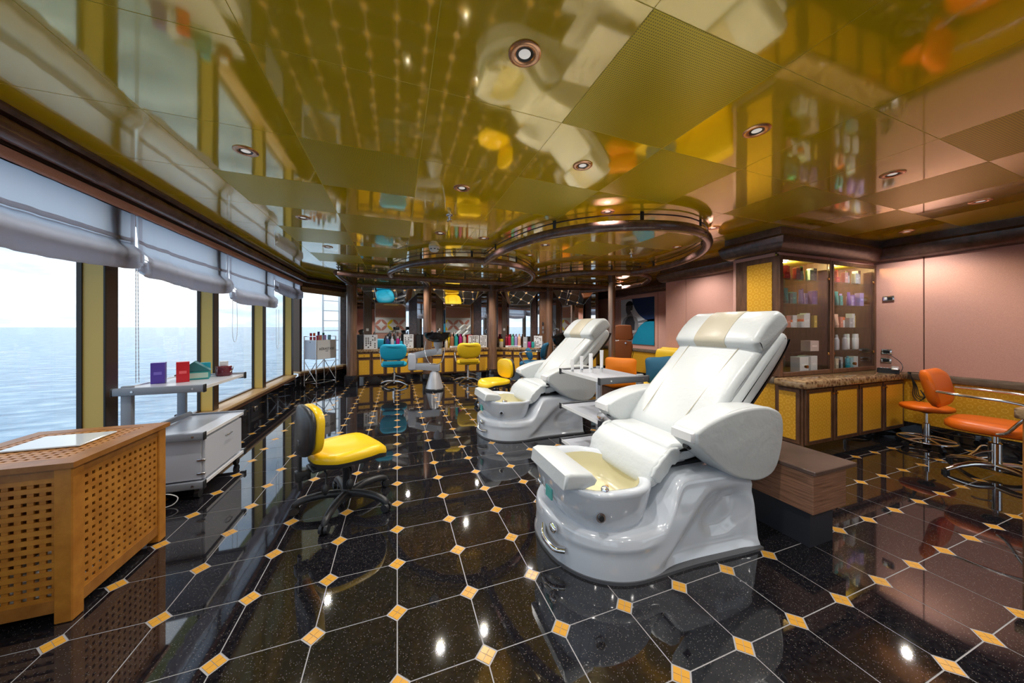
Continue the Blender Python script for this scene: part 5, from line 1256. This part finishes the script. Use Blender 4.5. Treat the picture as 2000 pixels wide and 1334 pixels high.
flat([(0.0, 0.30), (1, 0.30), (1, 0.46), (0.6, 0.44), (0.0, 0.42)], 1, colour((0.30, 0.33, 0.37)), 'beach_print')
flat([(0.55, 0.47), (1, 0.50), (1, 0.54), (0.75, 0.53), (0.55, 0.50)], 2, colour((0.16, 0.17, 0.20)), 'headland_print')
flat([(1, 1), (0.36, 1)] + arc(1.0, 1.14, 0.65, pi * 1.06, pi * 1.5, 14) , 2, colour((0.012, 0.035, 0.12)), 'navy_curve')
flat([(1, 0.0), (0.36, 0.0)] + arc(1.02, -0.12, 0.66, pi * 0.93, pi * 0.52, 14) + [(1, 0.53)], 2, colour((0.01, 0.26, 0.42)), 'turquoise_curve')
flat([(0.0, 0.0), (0.34, 0.0), (0.42, 0.18), (0.50, 0.25), (0.56, 0.36), (0.55, 0.50), (0.50, 0.58), (0.40, 0.61), (0.36, 0.68), (0.22, 0.68), (0.20, 0.61), (0.10, 0.55), (0.03, 0.42), (0.0, 0.40)], 3, colour((0.20, 0.20, 0.22)), 'shoulders_print')
flat([(0.12, 0.10), (0.34, 0.08), (0.44, 0.28), (0.46, 0.48), (0.40, 0.60), (0.34, 0.62), (0.24, 0.60), (0.16, 0.50), (0.12, 0.30)], 4, colour((0.035, 0.035, 0.045)), 'shirt_print')
flat([(0.02, 0.16), (0.28, 0.20), (0.50, 0.26), (0.53, 0.30), (0.40, 0.30), (0.20, 0.27), (0.05, 0.24)], 5, colour((0.36, 0.36, 0.38)), 'forearm_print')
flat([(0.29 + 0.105 * cos(a) + 0.02 * sin(a), 0.80 + 0.155 * sin(a)) for a in [2 * pi * i / 24 for i in range(24)]], 5, colour((0.10, 0.095, 0.10)), 'face_print')
flat(arc(0.30, 0.83, 0.125, 0.25, pi - 0.15, 12), 6, colour((0.012, 0.012, 0.014)), 'hair_print')
flat([(0.33, 0.735), (0.39, 0.75), (0.385, 0.715), (0.35, 0.71)], 6, colour((0.85, 0.85, 0.87)), 'smile_print')
for cx in (0.29, 0.37): flat([(cx + 0.016 * cos(a), 0.82 + 0.010 * sin(a)) for a in [2 * pi * i / 10 for i in range(10)]], 6, colour((0.012, 0.012, 0.014)), 'eye_print')
flat([(0.335, 0.80), (0.36, 0.765), (0.325, 0.765)], 6, colour((0.045, 0.043, 0.046)), 'nose_print')
flat([(0.185, 0.82), (0.20, 0.83), (0.20, 0.77), (0.19, 0.77)], 6, colour((0.07, 0.066, 0.07)), 'ear_print')
MB().tube([(-0.02, 0.30, 1.10), (-0.03, 0.05, 1.11), (-0.03, -0.25, 1.13)], 0.006, 6).build('hanging_rail', 'black', t, 50)

# ================================================================== SMALL PRODUCTS
CN = {'red': (0.55, 0.012, 0.02), 'crimson': (0.42, 0.01, 0.05), 'dark red': (0.20, 0.008, 0.02), 'orange': (0.75, 0.14, 0.02), 'coral': (0.66, 0.25, 0.17), 'peach': (0.78, 0.47, 0.33),
      'mauve': (0.42, 0.25, 0.27), 'blue grey': (0.30, 0.38, 0.45), 'green': (0.08, 0.42, 0.27), 'pale green': (0.45, 0.66, 0.55), 'teal': (0.02, 0.32, 0.30), 'dark teal': (0.02, 0.16, 0.17),
      'lavender': (0.38, 0.30, 0.60), 'purple': (0.16, 0.09, 0.36), 'violet': (0.10, 0.05, 0.42), 'white': (0.75, 0.75, 0.76), 'grey': (0.42, 0.43, 0.46), 'silver': (0.55, 0.55, 0.60), 'gold': (0.60, 0.42, 0.06),
      'beige': (0.62, 0.52, 0.38), 'pinkish': (0.62, 0.48, 0.44), 'black': (0.015, 0.015, 0.018), 'magenta': (0.42, 0.01, 0.17), 'dark blue': (0.03, 0.05, 0.20), 'turquoise': (0.02, 0.36, 0.48), 'yellow': (0.80, 0.55, 0.02), 'brown': (0.33, 0.12, 0.05), 'sky blue': (0.30, 0.58, 0.66)}
def product(kind, cname, x, y, z, w, h, label, rz=0.0, group=None, d=None, cap=None):
    c = colour(CN[cname], 0.32); d = d or w * 0.8
    if kind == 'box':
        t = thing('product_box', label, 'box', (x, y, z), rz, group)
        MB().rbox(-w / 2, w / 2, -d / 2, d / 2, 0, h, 0.0015, 1).build('carton', c, t, 30)
        MB().box(-w * 0.28, w * 0.28, -d / 2 - 0.0006, -d / 2 + 0.001, h * 0.42, h * 0.56).build('label_print', colour(tuple(min(0.9, v * 1.35 + 0.10) for v in CN[cname])), t, 0)
    elif kind == 'tube':
        t = thing('product_tube', label, 'tube', (x, y, z), rz, group)
        rings = [[(w / 2 * 0.72 * cos(a), w / 2 * 0.72 * sin(a), 0.001) for a in [2 * pi * i / 20 for i in range(20)]]]
        b = MB().lathe([(w * 0.36, 0.0), (w * 0.36, h * 0.16), (w * 0.33, h * 0.17)], 18); b.build('cap', colour(tuple(v * 0.7 for v in CN[cname])) if not cap else colour(CN[cap]), t, 40)
        rr = []
        for k in range(7):
            s = k / 6; rr.append([(w / 2 * (0.80 + 0.20 * s) * cos(a), w / 2 * (0.80 * (1 - s) + 0.02) * sin(a), h * 0.17 + h * 0.83 * s) for a in [2 * pi * i / 18 for i in range(18)]])
        MB().loft(rr, True, True).build('body', c, t, 60)
    elif kind == 'bottle':
        t = thing('product_bottle', label, 'bottle', (x, y, z), rz, group)
        MB().lathe([(w * 0.46, 0.0), (w * 0.5, h * 0.03), (w * 0.5, h * 0.70), (w * 0.42, h * 0.78), (w * 0.22, h * 0.82), (w * 0.20, h * 0.84)], 18).build('body', c, t, 50)
        MB().lathe([(w * 0.25, h * 0.83), (w * 0.25, h * 0.985), (w * 0.22, h)], 16).build('cap', colour(CN[cap]) if cap else colour(tuple(v * 0.75 for v in CN[cname])), t, 40)
    elif kind == 'cylinder':
        t = thing('product_bottle', label, 'bottle', (x, y, z), rz, group)
        MB().lathe([(w * 0.48, 0.0), (w * 0.5, h * 0.02), (w * 0.5, h * 0.74), (w * 0.46, h * 0.75)], 18).build('body', c, t, 50)
        MB().lathe([(w * 0.46, h * 0.755), (w * 0.46, h * 0.97), (w * 0.42, h)], 18).build('cap', colour(CN[cap]) if cap else colour(tuple(min(1, v * 1.1) for v in CN[cname]), 0.2), t, 40)
    elif kind == 'jar':
        t = thing('product_jar', label, 'jar', (x, y, z), rz, group)
        MB().lathe([(w * 0.46, 0.0), (w * 0.5, h * 0.04), (w * 0.5, h * 0.66), (w * 0.47, h * 0.70)], 20).build('body', c, t, 50)
        MB().lathe([(w * 0.49, h * 0.70), (w * 0.49, h * 0.97), (w * 0.45, h)], 20).build('lid', colour(CN[cap or 'black']), t, 40)
    return t
# ---- display cabinet contents: (kind, colour, fraction along, width, height[, cap])
CONT = {('left', 4): [('box', 'red', .05, .07, .07), ('box', 'red', .13, .06, .14), ('tube', 'crimson', .24, .065, .15), ('box', 'mauve', .34, .06, .12), ('jar', 'blue grey', .46, .085, .13, 'black'), ('tube', 'green', .60, .06, .155), ('box', 'pale green', .70, .07, .11), ('box', 'blue grey', .82, .09, .135)],
        ('left', 3): [('tube', 'teal', .07, .065, .16), ('box', 'dark teal', .20, .07, .11), ('box', 'teal', .33, .085, .125), ('tube', 'lavender', .45, .065, .15), ('tube', 'purple', .56, .06, .165), ('box', 'lavender', .67, .06, .12), ('box', 'purple', .76, .065, .14), ('box', 'lavender', .87, .07, .15)],
        ('left', 2): [('box', 'coral', .08, .07, .12), ('jar', 'white', .20, .075, .08, 'orange'), ('box', 'white', .34, .085, .13), ('jar', 'white', .45, .065, .09, 'orange'), ('box', 'white', .56, .09, .14), ('box', 'white', .69, .085, .155), ('box', 'gold', .82, .05, .13)],
        ('left', 1): [('box', 'pinkish', .70, .14, .11)],
        ('left', 0): [('box', 'white', .42, .14, .16), ('box', 'white', .70, .17, .165)],
        ('right', 4): [('box', 'red', .06, .07, .06), ('box', 'orange', .13, .05, .13), ('tube', 'crimson', .24, .065, .155), ('box', 'mauve', .34, .06, .12), ('jar', 'blue grey', .45, .075, .125, 'black'), ('tube', 'pale green', .56, .06, .155), ('box', 'blue grey', .68, .065, .12), ('box', 'grey', .80, .08, .155)],
        ('right', 3): [('tube', 'teal', .08, .065, .155), ('box', 'teal', .22, .08, .11), ('tube', 'lavender', .36, .065, .14), ('tube', 'purple', .47, .06, .155), ('box', 'lavender', .59, .07, .11), ('box', 'purple', .70, .07, .13), ('box', 'lavender', .82, .075, .15)],
        ('right', 2): [('tube', 'peach', .07, .075, .15), ('box', 'coral', .22, .085, .12), ('jar', 'white', .36, .08, .12, 'orange'), ('box', 'grey', .48, .07, .11), ('box', 'white', .60, .085, .16), ('box', 'gold', .76, .05, .14)],
        ('right', 1): [('bottle', 'silver', .07, .045, .165), ('bottle', 'silver', .16, .045, .17), ('bottle', 'silver', .25, .045, .15), ('bottle', 'silver', .34, .05, .17), ('bottle', 'silver', .44, .045, .16), ('cylinder', 'white', .56, .06, .175), ('cylinder', 'white', .67, .06, .175), ('cylinder', 'white', .78, .06, .175)],
        ('right', 0): [('box', 'beige', .06, .05, .12), ('box', 'black', .17, .07, .10), ('box', 'grey', .30, .07, .13), ('bottle', 'turquoise', .43, .05, .14), ('box', 'sky blue', .56, .08, .12), ('box', 'white', .74, .10, .13)]}
SN = ['bottom board', 'lowest glass shelf', 'middle glass shelf', 'upper glass shelf', 'top glass shelf']
for (side, lv), items in CONT.items():
    x0, x1 = (3.74, 4.36) if side == 'left' else (4.60, 5.20)
    for k, it in enumerate(items):
        kind, cn, fr_, w, h = it[:5]
        nm = {'cylinder': 'bottle'}.get(kind, kind)
        product(kind, cn, x0 + (x1 - x0) * fr_, 2.20 + 0.02 * ((k * 7) % 3 - 1), SHELF[lv] + 0.0005, w * 0.84, h,
                '%s product %s on the %s of the %s display, %s from left' % (cn, nm, SN[lv], side, ORD[k]), 0.12 * ((k * 5) % 3 - 1), 'hair products in the glass displays', cap=it[5] if len(it) > 5 else None)
# ---- things on the window trolley
ZS = 0.7775
product('box', 'violet', -1.645, 3.09, ZS, 0.072, 0.150, 'tall violet product box on the grey window trolley', 0.35, d=0.072)
product('box', 'red', -1.512, 3.10, ZS, 0.070, 0.150, 'tall red product box on the grey window trolley', 0.45, d=0.065)
t = thing('gift_box', 'teal gift box with an open slanted lid on the window trolley', 'box', (-1.50, 3.225, ZS), 0.35)
MB().rbox(-0.085, 0.085, -0.055, 0.055, 0.0, 0.065, 0.002, 1).build('tray', colour(CN['teal']), t, 30)
b = MB(); b.prism([(-0.095, 0.0), (0.095, 0.0), (0.0, 0.075)], -0.06, 0.06, Matrix.Translation((0, 0, 0.066)) @ Matrix.Rotation(pi / 2, 4, 'X')); b.build('lid', colour(CN['dark teal']), t, 0)
MB().box(-0.08, 0.08, -0.0562, -0.055, 0.012, 0.052).build('label_print', colour(CN['pale green']), t, 0)
product('box', 'turquoise', -1.50, 3.375, ZS, 0.06, 0.115, 'small turquoise box behind the teal gift box on the trolley', 0.5)
t = thing('wax_jar', 'dark red clip top jar at the far end of the window trolley', 'jar', (-1.375, 3.37, ZS))
MB().lathe([(0.048, 0.0), (0.054, 0.008), (0.054, 0.055), (0.048, 0.066)], 22).build('body', pbsdf('dark_red_glass', (0.11, 0.006, 0.018), 0.08, spec=0.6), t, 50)
MB().lathe([(0.052, 0.066), (0.054, 0.072), (0.050, 0.082), (0.001, 0.084)], 22).build('lid', pbsdf('dark_red_lid', (0.16, 0.02, 0.03), 0.1), t, 50)
MB().tube([(0.052, -0.03, 0.03), (0.062, 0, 0.055), (0.052, 0.03, 0.078)], 0.003, 6).build('clip', 'chrome', t, 50)
product('box', 'white', -1.375, 3.37, ZS + 0.0845, 0.05, 0.038, 'little white box standing on the dark red jar', 0.2)
# ---- white tubes on the middle trolley
for k, (px_, h, kd, ln) in enumerate(((1118, 0.115, 'tube', 'smallest white tube on the trolley between the pedicure chairs'), (1136, 0.147, 'tube', 'second smallest white tube on the trolley between the pedicure chairs'), (1154, 0.170, 'cylinder', 'white pump bottle third in the row on the trolley'), (1175, 0.200, 'tube', 'tallest white tube on the trolley between the pedicure chairs'))):
    p = atZ(px_, 2.92)
    o = product(kd, 'white', p[0], p[1], ZS, 0.034 if kd == 'tube' else 0.038, h, ln, -YAW, 'white lotion tubes on the trolley')
    MB().box(-0.008, 0.008, -0.0205, -0.0165, h * 0.18, h * 0.21).build('printed_stripe', colour((0.03, 0.12, 0.20)), o, 0)
t = thing('glass_pot', 'small clear glass pot on the middle shelf of the tube trolley', 'pot', (1.53, 2.18, 0.4475))
MB().sphere((0, 0, 0.03), 0.03, 16, 10, (1, 1, 0.95)).build('bulb', pbsdf('clear_glass', (0.95, 0.97, 0.97), 0.03, trans=1.0, ior=1.45), t, 60)
MB().lathe([(0.010, 0.054), (0.012, 0.066), (0.001, 0.068)], 12).build('stopper', 'white', t, 50)
# ---- product cart with lettering by the corner window
AC = math.atan2(0.8, 0.6)
t = thing('product_cart', 'white product cart with black lettering on chrome legs by the corner window', 'cart', (-1.45, 7.02, 0), AC)
W, D = 0.45, 0.30
for x in (0, W):
    for y in (0, D):
        l = MB().cyl((x, y, 0.045), (x, y, 1.0), 0.011, None, 10).build('leg', 'chrome', t, 50)
        MB().cyl((x - 0.01, y, 0.024), (x + 0.01, y, 0.024), 0.024, None, 12).build('caster', 'black', l, 40)
for a, b in (((0, 0, 0.10), (W, 0, 0.10)), ((0, D, 0.10), (W, D, 0.10)), ((0, 0, 0.10), (0, D, 0.10)), ((W, 0, 0.10), (W, D, 0.10)), ((0, 0, 1.0), (0, D, 1.0)), ((W, 0, 1.0), (W, D, 1.0))):
    MB().cyl(a, b, 0.009, None, 8).build('rail', 'chrome', t, 50)
for x in (0, W):
    MB().cyl((x, 0, 0.12), (x, D, 0.52), 0.008, None, 8).build('brace', 'chrome', t, 50)
    MB().cyl((x, D, 0.12), (x, 0, 0.52), 0.008, None, 8).build('brace', 'chrome', t, 50)
MB().cyl((0, D, 0.12), (W, D, 0.52), 0.008, None, 8).build('brace', 'chrome', t, 50)
bx = MB().rbox(0.012, W - 0.012, -0.012, D + 0.012, 0.56, 0.93, 0.004, 1).build('chest', 'white', t, 30)
MB().cyl((-0.001, D / 2, 0.89), (0.011, D / 2, 0.89), 0.010, None, 10).build('lock', 'black', bx, 40)
MB().rbox(0.0, 0.0115, 0.005, D - 0.005, 0.57, 0.92, 0.002, 1).build('end_panel', 'light_grey', bx, 30)
def lettering(txt, size, loc, parent, name, mat='black'):
    cu = bpy.data.curves.new(name, 'FONT'); cu.body = txt; cu.size = size; cu.align_x = 'CENTER'; cu.align_y = 'CENTER'; cu.extrude = 0.001
    tmp = bpy.data.objects.new(name, cu); COL.objects.link(tmp)
    dg = bpy.context.evaluated_depsgraph_get(); me = bpy.data.meshes.new_from_object(tmp.evaluated_get(dg)); bpy.data.objects.remove(tmp)
    me.materials.clear(); me.materials.append(M[mat]); o = inst(me, name, parent, loc, None, (pi / 2, 0, 0)); return o
lettering('K\u00c9RASTASE', 0.068, (W / 2 + 0.005, -0.0135, 0.755), bx, 'lettering')
lettering('PARIS', 0.026, (W / 2, -0.0135, 0.71), bx, 'lettering')
for k, (fx, fy, cn, kd, w, h) in enumerate(((0.13, 0.20, 'red', 'tube', 0.055, 0.135), (0.33, 0.22, 'orange', 'tube', 0.055, 0.135), (0.55, 0.22, 'purple', 'tube', 0.055, 0.16), (0.80, 0.22, 'green', 'tube', 0.055, 0.135),
                                       (0.15, 0.08, 'crimson', 'jar', 0.075, 0.085), (0.36, 0.08, 'coral', 'jar', 0.06, 0.095), (0.58, 0.08, 'lavender', 'jar', 0.06, 0.095), (0.82, 0.08, 'sky blue', 'jar', 0.06, 0.095))):
    lx, ly = fx * W, fy
    wx, wy = -1.45 + 0.6 * lx - 0.8 * ly, 7.02 + 0.8 * lx + 0.6 * ly
    product(kd, cn, wx, wy, 0.9305, w, h, '%s %s on top of the lettered product cart' % (cn, kd), AC, 'products on the lettered cart', cap=cn if kd == 'jar' else None)
# ---- things on the salon worktops
ZW = 0.6905
def board(px_, ST, rz, w, h, label, dots, depth=0.10):
    p = ST(px_, depth); t = thing('swatch_board', label, 'swatch board', (p[0], p[1], ZW), rz)
    MB().rbox(-w / 2, w / 2, -0.012, 0.012, 0, h, 0.002, 1).build('board', 'white', t, 30)
    rnd = random.Random(int(px_))
    n = 0
    for r in range(7):
        for c in range(5):
            if rnd.random() > dots: continue
            MB().rbox(-w * 0.38 + c * w * 0.16, -w * 0.28 + c * w * 0.16, -0.018, -0.011, h * 0.10 + r * h * 0.125, h * 0.17 + r * h * 0.125, 0.003, 1).build('swatch', colour(rnd.choice([(0.02, 0.015, 0.012), (0.06, 0.03, 0.02), (0.10, 0.05, 0.03)])), t, 30)
def onto(px_, ST, rz, kind, cn, w, h, label, depth=0.10, dz=0.0, cap=None, d=None):
    p = ST(px_, depth); return product(kind, cn, p[0], p[1], ZW + dz, w, h, label, rz, 'products on the salon worktops', cap=cap, d=d)
board(724, ST1, rz1, 0.28, 0.32, 'white hair swatch board left of the turquoise chair', 0.6)
board(798, ST1, rz1, 0.22, 0.32, 'white hair swatch board right of the turquoise chair', 0.55)
for px_, l in ((703, 'left'), (817, 'right')):
    p = ST1(px_, 0.10); t = thing('speaker_box', 'black box on the marble worktop, %s of the turquoise chair mirror' % l, 'box', (p[0], p[1], ZW), rz1)
    MB().rbox(-0.06, 0.06, -0.05, 0.05, 0, 0.31, 0.004, 1).build('case', 'black_gloss', t, 30)
    MB().rbox(-0.05, 0.05, -0.054, -0.048, 0.01, 0.30, 0.002, 1).build('front', 'black', t, 30)
p = ST1(769, 0.14)
t = thing('tool_caddy', 'turquoise tray of brushes and hair tools behind the turquoise chair', 'tool caddy', (p[0], p[1], ZW), rz1)
MB().rbox(-0.19, 0.19, -0.05, 0.10, 0, 0.17, 0.02, 2).build('tray', 'turquoise', t, 40)
for k in range(9):
    x = -0.14 + 0.033 * k; h = 0.28 + 0.05 * ((k * 5) % 4) * 0.7
    b_ = MB().cyl((x, 0.02, 0.12), (x + 0.015 * ((k % 3) - 1), 0.02 + 0.01 * (k % 2), h), 0.008, 0.012, 8).build('brush', 'black' if k % 3 else 'steel', t, 50)
MB().tube(smooth_path([(-0.10, 0.03, 0.28), (-0.05, 0.03, 0.36), (0.03, 0.03, 0.40), (0.07, 0.03, 0.46)], 4), 0.012, 8).build('curling_iron', 'chrome', t, 60)
MB().rbox(0.03, 0.13, 0.0, 0.06, 0.42, 0.50, 0.02, 2).build('dryer_head', 'black', t, 50)
for px_, cn in ((757, 'dark blue'), (766, 'silver'), (777, 'magenta')):
    onto(px_, ST1, rz1, 'bottle', cn, 0.08, 0.28, '%s bottle in front of the brush tray by the turquoise chair' % cn, 0.03, cap='grey')
for px_, cn, kd, w, h, lab in ((872, 'beige', 'bottle', 0.06, 0.20, 'clear beige bottle'), (877, 'yellow', 'box', 0.05, 0.26, 'yellow upright box'), (883, 'brown', 'bottle', 0.085, 0.28, 'brown bottle'), (891, 'teal', 'bottle', 0.085, 0.28, 'teal bottle'), (899, 'magenta', 'bottle', 0.085, 0.28, 'magenta bottle'), (907, 'beige', 'bottle', 0.085, 0.27, 'pale beige bottle')):
    onto(px_, ST2, rz2, kd, cn, w, h, lab + ' left of the yellow styling chair', 0.16 if px_ != 877 else 0.25, 0.041 if px_ > 880 else 0.0)
p = ST2(895, 0.16); t = thing('product_tray', 'white display tray under the bottles by the yellow chair', 'tray', (p[0], p[1], ZW), rz2)
MB().rbox(-0.20, 0.20, -0.06, 0.06, 0, 0.04, 0.004, 1).build('tray', 'white', t, 30); MB().box(-0.16, 0.16, -0.0612, -0.06, 0.012, 0.028).build('label_print', 'grey_plastic', t, 0)
onto(917, ST2, rz2, 'box', 'red', 0.14, 0.30, 'red basket box behind the yellow styling chair', 0.25, d=0.05)
for px_, w in ((925, 0.26), (944, 0.17)): board(px_, ST2, rz2, w, 0.29, 'white colour chart folder %s of the yellow chair back' % ('left part, above' if px_ < 930 else 'right'), 0.75, 0.10)
onto(979, ST3, rz3, 'jar', 'beige', 0.10, 0.20, 'clear beige jar left of the bottle row at the blue chair station', 0.12, cap='yellow')
for px_, cn in ((989, 'dark red'), (995, 'crimson'), (1001, 'green'), (1007.5, 'lavender'), (1014, 'peach')):
    onto(px_, ST3, rz3, 'bottle', cn, 0.075, 0.27, '%s bottle in the row on the white tray at the blue chair station' % cn, 0.14, 0.041)
p = ST3(1003, 0.14); t = thing('product_tray', 'white display tray under the coloured bottles at the blue chair station', 'tray', (p[0], p[1], ZW), rz3)
MB().rbox(-0.19, 0.19, -0.055, 0.055, 0, 0.04, 0.004, 1).build('tray', 'white', t, 30); MB().box(-0.12, 0.12, -0.0562, -0.055, 0.012, 0.028).build('label_print', 'grey_plastic', t, 0)
onto(1026, ST3, rz3, 'box', 'grey', 0.10, 0.25, 'grey patterned box right of the bottle row', 0.12, d=0.06)
onto(1034, ST3, rz3, 'jar', 'magenta', 0.085, 0.14, 'magenta jar beside the grey box at the blue chair station', 0.10, cap='magenta')
onto(1041, ST3, rz3, 'jar', 'teal', 0.07, 0.14, 'teal jar beside the magenta jar at the blue chair station', 0.06, cap='teal')
board(1051, ST3, rz3, 0.20, 0.28, 'white colour chart board behind the dark blue chair', 0.5, 0.14)
